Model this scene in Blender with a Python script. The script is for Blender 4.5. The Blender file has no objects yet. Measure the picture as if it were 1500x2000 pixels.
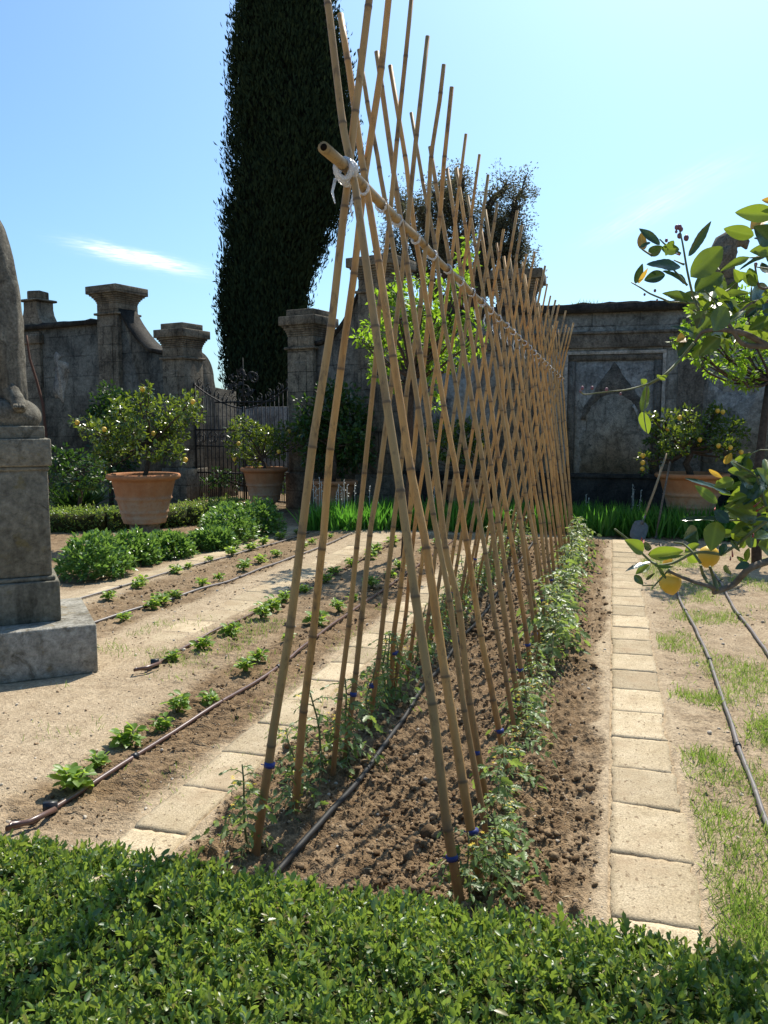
import bpy, math, random
import numpy as np
from mathutils import Vector, Matrix

# ------------------------------------------------------------------ camera, sky, sun
SC = bpy.context.scene
COL = SC.collection
FOC, EYE = 1600.0, 1.6                      # focal length in pixels of a 1500 x 2000 frame, eye height in metres
PITCH = math.atan(168 / FOC)
YAW = math.atan(447 / FOC * math.cos(PITCH))
SUN_AZ, SUN_EL = math.radians(8.4), math.radians(52.0)

cam_d = bpy.data.cameras.new("camera")
cam = bpy.data.objects.new("camera", cam_d)
COL.objects.link(cam)
cam.location = (0, 0, EYE)
cam.rotation_euler = (math.pi / 2 - PITCH, 0, YAW)
cam_d.sensor_fit = 'HORIZONTAL'
cam_d.sensor_width = 36
cam_d.lens = 36 * FOC / 1500
cam_d.clip_start, cam_d.clip_end = 0.05, 3000
SC.camera = cam

sun_dir = Vector((math.sin(SUN_AZ) * math.cos(SUN_EL), math.cos(SUN_AZ) * math.cos(SUN_EL), math.sin(SUN_EL)))
sun_l = bpy.data.lights.new("sun", 'SUN')
sun_l.energy, sun_l.angle, sun_l.color = 4.6, math.radians(0.5), (1.0, 0.93, 0.82)
sun_o = bpy.data.objects.new("sun", sun_l)
COL.objects.link(sun_o)
sun_o.rotation_euler = sun_dir.to_track_quat('Z', 'Y').to_euler()

SC.view_settings.view_transform = 'Standard'
SC.view_settings.look = 'None'
SC.view_settings.exposure = 0.62
SC.view_settings.gamma = 1
SC.view_settings.use_curve_mapping = False
SC.cycles.use_denoising = True
SC.cycles.max_bounces = 8

FWD = np.array([-math.sin(YAW) * math.cos(PITCH), math.cos(YAW) * math.cos(PITCH), -math.sin(PITCH)])
RGT = np.array([math.cos(YAW), math.sin(YAW), 0.0])
UPV = np.cross(RGT, FWD)
EYEP = np.array([0, 0, EYE])


def ray(px, py): return FWD + RGT * ((px - 750) / FOC) + UPV * ((1000 - py) / FOC)


def at_ground(px, py, z=0.0):
    d = ray(px, py)
    return EYEP + d * ((z - EYE) / d[2])


def at_depth(px, py, dep): return EYEP + ray(px, py) * dep


def build_sky():
    w = bpy.data.worlds.new("World")
    SC.world = w
    w.use_nodes = True
    nt = w.node_tree
    N, Lk = nt.nodes, nt.links
    N.clear()
    out = N.new('ShaderNodeOutputWorld')
    bg = N.new('ShaderNodeBackground')
    sky = N.new('ShaderNodeTexSky')
    sky.sky_type = 'NISHITA'
    sky.sun_disc = False
    sky.sun_elevation = SUN_EL
    sky.sun_rotation = SUN_AZ
    sky.altitude = 100
    sky.air_density, sky.dust_density, sky.ozone_density = 1.0, 1.9, 2.2
    bg.inputs['Strength'].default_value = 0.10
    tc = N.new('ShaderNodeTexCoord')

    def math_n(op, a, b=None):
        n = N.new('ShaderNodeMath')
        n.operation = op
        for k, v in enumerate((a, b)):
            if v is None: continue
            if isinstance(v, (int, float)): n.inputs[k].default_value = v
            else: Lk.new(v, n.inputs[k])
        return n.outputs[0]

    def dot(v):
        n = N.new('ShaderNodeVectorMath')
        n.operation = 'DOT_PRODUCT'
        Lk.new(tc.outputs['Generated'], n.inputs[0])
        n.inputs[1].default_value = tuple(v)
        return n.outputs['Value']

    tint = N.new('ShaderNodeMix')
    tint.data_type, tint.blend_type = 'RGBA', 'MULTIPLY'
    tint.inputs[0].default_value = 1.0
    Lk.new(sky.outputs[0], tint.inputs[6])
    tint.inputs[7].default_value = (0.75, 1.03, 1.19, 1)
    col = tint.outputs[2]

    def streak(p0, p1, half_w, strength, nscale):
        nonlocal col
        a, b = ray(*p0), ray(*p1)
        a, b = a / np.linalg.norm(a), b / np.linalg.norm(b)
        c = (a + b) / np.linalg.norm(a + b)
        u = (b - a) - c * np.dot(b - a, c)
        ln = np.linalg.norm(b - a) / 2
        u /= np.linalg.norm(u)
        v = np.cross(c, u)
        m = N.new('ShaderNodeMapping')
        m.vector_type = 'POINT'
        # stretched noise along the streak
        cx = N.new('ShaderNodeCombineXYZ')
        Lk.new(math_n('MULTIPLY', dot(u), nscale * 0.25), cx.inputs[0])
        Lk.new(math_n('MULTIPLY', dot(v), nscale * 1.7), cx.inputs[1])
        nz = N.new('ShaderNodeTexNoise')
        nz.inputs['Scale'].default_value = 1.0
        nz.inputs['Detail'].default_value = 6
        nz.inputs['Roughness'].default_value = 0.6
        Lk.new(cx.outputs[0], nz.inputs['Vector'])
        cx2 = N.new('ShaderNodeCombineXYZ')
        Lk.new(math_n('MULTIPLY', dot(u), nscale * 0.9), cx2.inputs[0])
        Lk.new(math_n('MULTIPLY', math_n('ADD', dot(v), math_n('MULTIPLY', dot(u), 0.12)), nscale * 9), cx2.inputs[1])
        nz2 = N.new('ShaderNodeTexNoise')
        nz2.inputs['Detail'].default_value = 5
        nz2.inputs['Scale'].default_value = 1.0
        Lk.new(cx2.outputs[0], nz2.inputs['Vector'])
        uu = math_n('DIVIDE', dot(u), ln)
        # taper: thicker on the left third, pointed on the right
        vv = math_n('DIVIDE', math_n('ADD', dot(v), math_n('MULTIPLY', math_n('SUBTRACT', nz.outputs[0], 0.5), half_w * 2.2)), half_w)
        e = math_n('ADD', math_n('POWER', math_n('ABSOLUTE', uu), 2.6), math_n('POWER', math_n('ABSOLUTE', vv), 2.0))
        g = math_n('POWER', 2.718, math_n('MULTIPLY', e, -1.6))
        g = math_n('MULTIPLY', g, math_n('MULTIPLY', math_n('ADD', nz.outputs[0], 0.35), strength))
        g = math_n('MULTIPLY', g, math_n('MAXIMUM', math_n('MULTIPLY', math_n('SUBTRACT', nz2.outputs[0], 0.22), 3.2), 0.05))
        front = math_n('GREATER_THAN', dot(c), 0.5)
        g = math_n('MINIMUM', math_n('MULTIPLY', g, front), 0.95)
        mx = N.new('ShaderNodeMix')
        mx.data_type = 'RGBA'
        Lk.new(g, mx.inputs[0])
        Lk.new(col, mx.inputs[6])
        mx.inputs[7].default_value = (10.5, 10.8, 11.2, 1)
        col = mx.outputs[2]
        N.remove(m)

    streak((140, 474), (392, 532), 0.0085, 0.85, 60)
    streak((1130, 480), (1370, 370), 0.013, 0.14, 50)
    streak((1180, 420), (1500, 300), 0.02, 0.10, 40)
    Lk.new(col, bg.inputs['Color'])
    Lk.new(bg.outputs[0], out.inputs['Surface'])


build_sky()

# ------------------------------------------------------------------ helpers
rng = np.random.default_rng(7)
random.seed(7)


def nrm(v):
    v = np.asarray(v, float)
    return v / np.maximum(np.linalg.norm(v, axis=-1, keepdims=True), 1e-9)


def hash2(ix, iy, seed):
    h = (ix.astype(np.int64) * 374761393 + iy.astype(np.int64) * 668265263 + seed * 974711) & 0x7fffffff
    h = ((h ^ (h >> 13)) * 1274126177) & 0x7fffffff
    return ((h ^ (h >> 16)) & 0xffff) / 65535.0


def vnoise(x, y, seed=0):
    x, y = np.asarray(x, float), np.asarray(y, float)
    ix, iy = np.floor(x), np.floor(y)
    fx, fy = x - ix, y - iy
    fx, fy = fx * fx * (3 - 2 * fx), fy * fy * (3 - 2 * fy)
    a, b = hash2(ix, iy, seed), hash2(ix + 1, iy, seed)
    c, d = hash2(ix, iy + 1, seed), hash2(ix + 1, iy + 1, seed)
    return (a * (1 - fx) + b * fx) * (1 - fy) + (c * (1 - fx) + d * fx) * fy


def fbm(x, y, seed=0, oct=4):
    s, a, t = 0, 0.5, 0
    for k in range(oct):
        s = s + a * vnoise(x * 2 ** k + 17.3 * k, y * 2 ** k - 9.1 * k, seed + k)
        t += a
        a *= 0.5
    return s / t


class MB:
    """collects vertices and faces, then links them as one mesh object"""

    def __init__(self):
        self.v, self.f, self.n, self.att = [], [], 0, []

    def add(self, V, faces, att=0.0):
        V = np.asarray(V, float).reshape(-1, 3)
        self.v.append(V)
        self.att.append(np.full(len(V), att) if np.isscalar(att) else np.asarray(att, float))
        if isinstance(faces, np.ndarray): faces = [faces]
        for F in faces:
            if isinstance(F, np.ndarray) and F.ndim == 2:
                self.f.append(F.astype(np.int64) + self.n)
            else:
                self.f.append(np.asarray([F], dtype=np.int64) + self.n)
        self.n += len(V)
        return self

    def box(self, c, s, rot=0.0, taper=1.0):
        x, y, z = np.array(s) / 2
        V = np.array([[-x, -y, -z], [x, -y, -z], [x, y, -z], [-x, y, -z],
                      [-x * taper, -y * taper, z], [x * taper, -y * taper, z], [x * taper, y * taper, z], [-x * taper, y * taper, z]])
        cr, sr = math.cos(rot), math.sin(rot)
        V = V @ np.array([[cr, sr, 0], [-sr, cr, 0], [0, 0, 1]]) + np.array(c)
        return self.add(V, np.array([[0, 3, 2, 1], [4, 5, 6, 7], [0, 1, 5, 4], [1, 2, 6, 5], [2, 3, 7, 6], [3, 0, 4, 7]]))

    def tube(self, P, R, sides=8, cap=True, att=None):
        P = np.asarray(P, float)
        n = len(P)
        R = np.full(n, R) if np.isscalar(R) else np.asarray(R, float)
        T = nrm(np.gradient(P, axis=0))
        ref = np.array([0, 0, 1.0]) if abs(T[0][2]) < 0.9 else np.array([0, 1.0, 0])
        rings = []
        X = None
        for i in range(n):
            if X is None: X = np.cross(T[i], ref)
            else: X = X - T[i] * np.dot(X, T[i])
            X = X / max(np.linalg.norm(X), 1e-9)
            Yv = np.cross(T[i], X)
            a = np.arange(sides) * 2 * math.pi / sides
            rings.append(P[i] + R[i] * (np.cos(a)[:, None] * X + np.sin(a)[:, None] * Yv))
        V = np.concatenate(rings)
        F = []
        for i in range(n - 1):
            k = np.arange(sides)
            k2 = (k + 1) % sides
            F.append(np.stack([i * sides + k, i * sides + k2, (i + 1) * sides + k2, (i + 1) * sides + k], 1))
        F = [np.concatenate(F)]
        if cap:
            F.append(list(range(sides))[::-1])
            F.append(list(range((n - 1) * sides, n * sides)))
        A = 0.0 if att is None else np.repeat(np.asarray(att, float), sides)
        return self.add(V, F, A)

    def lathe(self, prof, c=(0, 0, 0), sides=32, wob=0.0):
        prof = np.asarray(prof, float)
        a = np.arange(sides) * 2 * math.pi / sides
        V = []
        for r, z in prof:
            rr = r * (1 + wob * np.sin(a * 3 + z * 9))
            V.append(np.stack([rr * np.cos(a), rr * np.sin(a), np.full(sides, z)], 1))
        V = np.concatenate(V) + np.array(c)
        F = []
        k = np.arange(sides)
        k2 = (k + 1) % sides
        for i in range(len(prof) - 1):
            F.append(np.stack([i * sides + k, i * sides + k2, (i + 1) * sides + k2, (i + 1) * sides + k], 1))
        return self.add(V, [np.concatenate(F), list(range(sides))[::-1], list(range((len(prof) - 1) * sides, len(prof) * sides))])

    def prism(self, poly, y0, y1):
        """polygon in local x,z extruded along y"""
        p = np.asarray(poly, float)
        n = len(p)
        V = np.concatenate([np.stack([p[:, 0], np.full(n, y), p[:, 1]], 1) for y in (y0, y1)])
        k = np.arange(n)
        k2 = (k + 1) % n
        return self.add(V, [np.stack([k, k2, n + k2, n + k], 1), list(range(n))[::-1], list(range(n, 2 * n))])

    def inst(self, T, pos, d, nh, sc, att=0.0):
        """copies of leaf template T=(V, faces) at pos, tip along d, upper side towards nh"""
        TV, TF = T
        pos = np.asarray(pos, float).reshape(-1, 3)
        n = len(pos)
        if n == 0: return self
        d = nrm(np.broadcast_to(d, (n, 3)))
        nh = np.broadcast_to(nh, (n, 3))
        x = nrm(np.cross(d, nh) + 1e-6)
        z = np.cross(x, d)
        R = np.stack([x, d, z], -1)
        sc = np.asarray(sc, float)
        if sc.ndim == 0: sc = np.full(n, sc)
        if sc.ndim == 1: sc = np.repeat(sc[:, None], 3, 1)
        V = np.einsum('nij,nkj->nki', R, TV[None] * sc[:, None, :]) + pos[:, None, :]
        m = len(TV)
        Fs = []
        for F in TF:
            Fs.append((F[None] + (np.arange(n) * m)[:, None, None]).reshape(-1, F.shape[1]))
        return self.add(V.reshape(-1, 3), Fs, att)

    def ball(self, c, r, rough=0.0, seed=0, res=(10, 6), squash=(1, 1, 1)):
        nu, nv = res
        V = [[0, 0, -1]]
        for j in range(1, nv):
            t = math.pi * j / nv - math.pi / 2
            for i in range(nu):
                a = 2 * math.pi * i / nu
                V.append([math.cos(t) * math.cos(a), math.cos(t) * math.sin(a), math.sin(t)])
        V.append([0, 0, 1])
        V = np.array(V)
        if rough:
            g = np.random.default_rng(seed)
            V = V * (1 + rough * (g.random((len(V), 1)) - 0.5))
        V = V * r * np.array(squash) + np.array(c)
        k = np.arange(nu)
        k2 = (k + 1) % nu
        Q = [np.stack([1 + j * nu + k, 1 + j * nu + k2, 1 + (j + 1) * nu + k2, 1 + (j + 1) * nu + k], 1) for j in range(nv - 2)]
        top = len(V) - 1
        T1 = np.stack([np.zeros(nu, int), 1 + k2, 1 + k], 1)
        b = 1 + (nv - 2) * nu
        T2 = np.stack([b + k, b + k2, np.full(nu, top)], 1)
        return self.add(V, [np.concatenate(Q), T1, T2])

    def build(self, name, m, parent=None, smooth=False, bevel=0.0, loc=None, attname=None, link=True):
        me = bpy.data.meshes.new(name)
        V = np.concatenate(self.v)
        me.vertices.add(len(V))
        me.vertices.foreach_set('co', V.astype(np.float32).ravel())
        tot = np.concatenate([np.full(len(F), F.shape[1]) for F in self.f])
        idx = np.concatenate([F.ravel() for F in self.f])
        me.loops.add(len(idx))
        me.loops.foreach_set('vertex_index', idx.astype(np.int32))
        me.polygons.add(len(tot))
        st = np.concatenate([[0], np.cumsum(tot)[:-1]])
        me.polygons.foreach_set('loop_start', st.astype(np.int32))
        me.polygons.foreach_set('loop_total', tot.astype(np.int32))
        if smooth: me.polygons.foreach_set('use_smooth', np.ones(len(tot), bool))
        me.update(calc_edges=True)
        me.validate()
        if attname:
            at = me.attributes.new(attname, 'FLOAT', 'POINT')
            at.data.foreach_set('value', np.concatenate(self.att).astype(np.float32))
        me.materials.append(m)
        o = bpy.data.objects.new(name, me)
        COL.objects.link(o)
        if parent is not None: o.parent = parent
        if loc is not None: o.location = loc
        if bevel:
            b = o.modifiers.new("bevel", 'BEVEL')
            b.width = bevel
            b.segments = 2
            b.limit_method = 'ANGLE'
            b.harden_normals = False
        return o


def tag(o, label=None, cat=None, group=None, kind=None):
    if label: o['label'] = label
    if cat: o['category'] = cat
    if group: o['group'] = group
    if kind: o['kind'] = kind
    return o


def thing(name, label, cat, loc=(0, 0, 0), rz=0.0, group=None):
    o = bpy.data.objects.new(name, None)
    COL.objects.link(o)
    o.empty_display_size = 0.1
    o.location = loc
    o.rotation_euler = (0, 0, rz)
    return tag(o, label, cat, group)


def copy_thing(root, loc, rz=0.0, sc=1.0, label=None):
    r = root.copy()
    COL.objects.link(r)
    r.location, r.rotation_euler, r.scale = loc, (0, 0, rz), (sc, sc, sc)
    if label: r['label'] = label
    for ch in root.children:
        c = ch.copy()
        COL.objects.link(c)
        c.parent = r
    return r


ORD = ['first', 'second', 'third', 'fourth', 'fifth', 'sixth', 'seventh', 'eighth', 'ninth', 'tenth', 'eleventh', 'twelfth', 'thirteenth',
       'fourteenth', 'fifteenth', 'sixteenth', 'seventeenth', 'eighteenth', 'nineteenth', 'twentieth', 'twenty-first', 'twenty-second',
       'twenty-third', 'twenty-fourth', 'twenty-fifth', 'twenty-sixth', 'twenty-seventh', 'twenty-eighth', 'twenty-ninth', 'thirtieth']

# ------------------------------------------------------------------ materials


class NT:
    def __init__(self, name):
        self.m = bpy.data.materials.new(name)
        self.m.use_nodes = True
        self.t = self.m.node_tree
        self.b = self.t.nodes['Principled BSDF']
        self.out = self.t.nodes['Material Output']

    def n(self, typ, **kw):
        x = self.t.nodes.new(typ)
        for k, v in kw.items():
            if k in x.inputs: x.inputs[k].default_value = v
            else: setattr(x, k, v)
        return x

    def l(self, a, b): self.t.links.new(a, b)

    def noise(self, scale, detail=5, rough=0.6, vec=None, dist=0.0):
        x = self.n('ShaderNodeTexNoise', Scale=scale, Detail=detail, Roughness=rough, Distortion=dist)
        self.l(vec if vec is not None else self.coord(), x.inputs['Vector'])
        return x.outputs[0]

    def coord(self, kind='Object', scale=None):
        if not hasattr(self, 'tc'): self.tc = self.n('ShaderNodeTexCoord')
        if scale is None: return self.tc.outputs[kind]
        mp = self.n('ShaderNodeMapping', Scale=scale)
        self.l(self.tc.outputs[kind], mp.inputs[0])
        return mp.outputs[0]

    def ramp(self, fac, stops, interp='LINEAR'):
        r = self.n('ShaderNodeValToRGB')
        r.color_ramp.interpolation = interp
        e = r.color_ramp.elements
        while len(e) < len(stops): e.new(0.5)
        for el, (p, c) in zip(e, stops):
            el.position = p
            el.color = (c, c, c, 1) if np.isscalar(c) else (*c, 1)
        self.l(fac, r.inputs[0])
        return r.outputs[0]

    def mix(self, fac, a, b, mode='MIX'):
        x = self.n('ShaderNodeMix')
        x.data_type = 'RGBA'
        x.blend_type = mode
        for k, v in ((0, fac), (6, a), (7, b)):
            if isinstance(v, (int, float)): x.inputs[k].default_value = v
            elif isinstance(v, tuple): x.inputs[k].default_value = (*v, 1)
            else: self.l(v, x.inputs[k])
        return x.outputs[2]

    def base(self, c, rough=0.8, spec=0.3):
        if isinstance(c, tuple): self.b.inputs['Base Color'].default_value = (*c, 1)
        else: self.l(c, self.b.inputs['Base Color'])
        self.b.inputs['Roughness'].default_value = rough
        self.b.inputs['Specular IOR Level'].default_value = spec
        return self

    def bump(self, h, strength=0.4, dist=0.01):
        x = self.n('ShaderNodeBump', Strength=strength, Distance=dist)
        self.l(h, x.inputs['Height'])
        self.l(x.outputs[0], self.b.inputs['Normal'])
        return self


def stone_mat(name, light, dark, stain=(0.02, 0.02, 0.018), stain_amt=0.5, scale=3.0, lichen=None, rough=0.9, joints=None):
    m = NT(name)
    big = m.noise(scale, 7, 0.72, None, 0.6)
    fine = m.noise(scale * 14, 5, 0.72)
    c = m.ramp(big, [(0.34, dark), (0.60, light)])
    blot = m.noise(scale * 3.1, 6, 0.75, None, 1.0)
    c = m.mix(m.ramp(blot, [(0.60 - 0.16 * stain_amt, 0.0), (0.70, 0.85)]), c, stain)
    streak = m.noise(scale * 1.4, 6, 0.75, m.coord('Object', (1, 1, 0.22)))
    c = m.mix(m.ramp(streak, [(0.62 - 0.2 * stain_amt, 0.0), (0.72, 0.9)]), c, stain)
    c = m.mix(0.75, c, m.mix(1.0, c, m.ramp(fine, [(0.3, 0.35), (0.7, 1.5)]), 'MULTIPLY'))
    if lichen:
        c = m.mix(m.ramp(m.noise(scale * 5, 3, 0.5), [(0.62, 0.0), (0.7, 0.5)]), c, lichen)
    hgt = m.mix(0.5, fine, m.noise(scale * 40, 3, 0.6))
    if joints:
        sp = m.n('ShaderNodeSeparateXYZ')
        m.l(m.coord(), sp.inputs[0])
        wob = m.noise(3.0, 3, 0.6)
        ad = m.n('ShaderNodeMath', operation='ADD')
        m.l(sp.outputs[0], ad.inputs[0]); m.l(sp.outputs[1], ad.inputs[1])
        ad2 = m.n('ShaderNodeMath', operation='MULTIPLY_ADD')
        m.l(wob, ad2.inputs[0]); ad2.inputs[1].default_value = 0.06; m.l(sp.outputs[2], ad2.inputs[2])
        cb = m.n('ShaderNodeCombineXYZ')
        m.l(ad.outputs[0], cb.inputs[0]); m.l(ad2.outputs[0], cb.inputs[1])
        br = m.n('ShaderNodeTexBrick', Scale=1.0)
        br.inputs['Mortar Size'].default_value = 0.012
        br.inputs['Mortar Smooth'].default_value = 0.3
        br.inputs['Brick Width'].default_value, br.inputs['Row Height'].default_value = joints
        br.inputs['Color1'].default_value, br.inputs['Color2'].default_value = (1.1, 1.1, 1.1, 1), (0.72, 0.72, 0.72, 1)
        br.inputs['Mortar'].default_value = (0.30, 0.30, 0.30, 1)
        m.l(cb.outputs[0], br.inputs['Vector'])
        c = m.mix(m.ramp(m.noise(2.2, 4, 0.6), [(0.35, 0.15), (0.6, 0.85)]), c, m.mix(1.0, c, br.outputs['Color'], 'MULTIPLY'))
        hgt = m.mix(0.5, hgt, br.outputs['Color'])
    m.base(c, rough, 0.2)
    m.bump(hgt, 0.7, 0.025)
    return m.m


def leaf_mat(name, cols, trans, tfac=0.4, rough=0.4, spec=0.5):
    m = NT(name)
    g = m.n('ShaderNodeNewGeometry')
    c = m.ramp(g.outputs['Random Per Island'], [((i + 0.5) / len(cols), k) for i, k in enumerate(cols)])
    m.base(c, rough, spec)
    tr = m.n('ShaderNodeBsdfTranslucent')
    tc = m.mix(0.55, c, trans)
    m.l(tc, tr.inputs['Color'])
    mx = m.n('ShaderNodeMixShader', Fac=tfac)
    m.l(m.b.outputs[0], mx.inputs[1])
    m.l(tr.outputs[0], mx.inputs[2])
    m.l(mx.outputs[0], m.out.inputs['Surface'])
    return m.m


def plain_mat(name, c, rough=0.6, spec=0.3, var=0.3, scale=20, metal=0.0, bump=0.2):
    m = NT(name)
    f = m.noise(scale, 4, 0.6)
    m.base(m.mix(var, c, m.mix(1.0, c, m.ramp(f, [(0.3, 0.3), (0.7, 1.5)]), 'MULTIPLY')), rough, spec)
    m.b.inputs['Metallic'].default_value = metal
    m.bump(f, bump, 0.004)
    return m.m


def leafless_soil(name, cols):
    m = NT(name)
    g = m.n('ShaderNodeNewGeometry')
    c = m.ramp(g.outputs['Random Per Island'], [((i + 0.5) / len(cols), k) for i, k in enumerate(cols)])
    f = m.noise(90, 4, 0.7)
    c = m.mix(0.7, c, m.mix(1.0, c, m.ramp(f, [(0.3, 0.55), (0.7, 1.35)]), 'MULTIPLY'))
    m.base(c, 0.95, 0.08)
    m.bump(f, 0.8, 0.006)
    return m.m


def ground_mat():
    m = NT("garden_soil")
    t = m.n('ShaderNodeAttribute', attribute_name='tilled').outputs['Fac']
    fine = m.noise(55, 5, 0.7)
    mid = m.noise(9, 5, 0.6)
    grit = m.n('ShaderNodeTexVoronoi', Scale=140.0)
    m.l(m.coord(), grit.inputs['Vector'])
    sand = m.ramp(mid, [(0.3, (0.33, 0.25, 0.16)), (0.7, (0.46, 0.365, 0.245))])
    soil = m.ramp(mid, [(0.3, (0.125, 0.080, 0.043)), (0.7, (0.26, 0.178, 0.10))])
    c = m.mix(t, sand, soil)
    c = m.mix(0.85, c, m.mix(1.0, c, m.ramp(fine, [(0.3, 0.42), (0.7, 1.42)]), 'MULTIPLY'))
    peb = m.ramp(m.mix(0.35, grit.outputs['Color'], fine), [(0.80, 0.0), (0.84, 0.55)])
    c = m.mix(peb, c, (0.55, 0.47, 0.36))
    m.base(c, 0.95, 0.1)
    m.bump(m.mix(0.5, fine, grit.outputs['Distance']), 0.7, 0.012)
    return m.m


def slab_mat():
    m = NT("tuff_slab")
    g = m.n('ShaderNodeNewGeometry')
    big = m.noise(5, 6, 0.65)
    c = m.ramp(big, [(0.3, (0.42, 0.335, 0.215)), (0.7, (0.56, 0.465, 0.325))])
    c = m.mix(1.0, c, m.ramp(g.outputs['Random Per Island'], [(0, (0.74, 0.73, 0.71)), (1, (1.08, 1.07, 1.04))]), 'MULTIPLY')
    pit = m.ramp(m.noise(60, 3, 0.5, m.coord('Object', (1, 0.6, 1))), [(0.30, 1.0), (0.37, 0.0)])
    c = m.mix(m.mix(1.0, pit, (0.7, 0.7, 0.7), 'MULTIPLY'), c, (0.16, 0.105, 0.06))
    fine = m.noise(160, 3, 0.6)
    c = m.mix(0.8, c, m.mix(1.0, c, m.ramp(fine, [(0.3, 0.5), (0.7, 1.35)]), 'MULTIPLY'))
    spot = m.noise(34, 4, 0.65, m.coord('Object', (1.0, 0.55, 1)))
    c = m.mix(m.ramp(spot, [(0.60, 0.0), (0.70, 0.6)]), c, (0.20, 0.14, 0.085))
    dirt = m.ramp(m.noise(2.6, 5, 0.7), [(0.52, 0.0), (0.68, 0.6)])
    c = m.mix(dirt, c, (0.33, 0.24, 0.15))
    c = m.mix(m.ramp(m.noise(14, 5, 0.75), [(0.55, 0.0), (0.72, 0.45)]), c, (0.26, 0.20, 0.13))
    m.base(c, 0.95, 0.1)
    m.bump(m.mix(0.6, fine, m.mix(1.0, (1.0, 1.0, 1.0), pit, 'SUBTRACT')), 0.6, 0.008)
    return m.m


def bamboo_mat():
    m = NT("bamboo")
    nd = m.n('ShaderNodeAttribute', attribute_name='node').outputs['Fac']
    oi = m.n('ShaderNodeObjectInfo')
    long_ = m.noise(4, 5, 0.7, m.coord('Object', (3, 3, 0.4)))
    mott = m.noise(26, 5, 0.7, m.coord('Object', (1, 1, 0.5)))
    c = m.ramp(long_, [(0.3, (0.28, 0.125, 0.035)), (0.46, (0.52, 0.272, 0.082)), (0.68, (0.61, 0.375, 0.142))])
    c = m.mix(m.ramp(oi.outputs['Random'], [(0.0, 0.0), (0.45, 0.1), (1.0, 0.85)]), c, (0.30, 0.215, 0.10))
    c = m.mix(m.ramp(mott, [(0.53, 0.0), (0.70, 0.85)]), c, (0.10, 0.066, 0.04))
    low = m.n('ShaderNodeSeparateXYZ')
    m.l(m.coord(), low.inputs[0])
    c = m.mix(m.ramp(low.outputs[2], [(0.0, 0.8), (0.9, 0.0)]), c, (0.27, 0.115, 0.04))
    c = m.mix(nd, c, (0.10, 0.065, 0.04))
    m.base(c, 0.55, 0.35)
    m.bump(m.noise(70, 3, 0.5, m.coord('Object', (6, 6, 0.3))), 0.12, 0.003)
    return m.m


def terracotta_mat():
    m = NT("terracotta")
    n1 = m.noise(4, 6, 0.7)
    n2 = m.noise(30, 4, 0.6)
    s = m.n('ShaderNodeSeparateXYZ')
    m.l(m.coord(), s.inputs[0])
    c = m.ramp(n1, [(0.3, (0.34, 0.125, 0.046)), (0.7, (0.48, 0.225, 0.10))])
    lime = m.mix(1.0, m.ramp(s.outputs[2], [(0.0, 0.8), (0.30, 0.65), (0.42, 0.12), (0.68, 0.1)]), m.ramp(m.noise(9, 6, 0.75), [(0.36, 0.25), (0.6, 1.0)]), 'MULTIPLY')
    c = m.mix(lime, c, (0.46, 0.36, 0.25))
    c = m.mix(m.ramp(n2, [(0.55, 0.0), (0.75, 0.5)]), c, (0.24, 0.12, 0.07))
    m.base(c, 0.85, 0.2)
    m.bump(n2, 0.25, 0.008)
    return m.m


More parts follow.
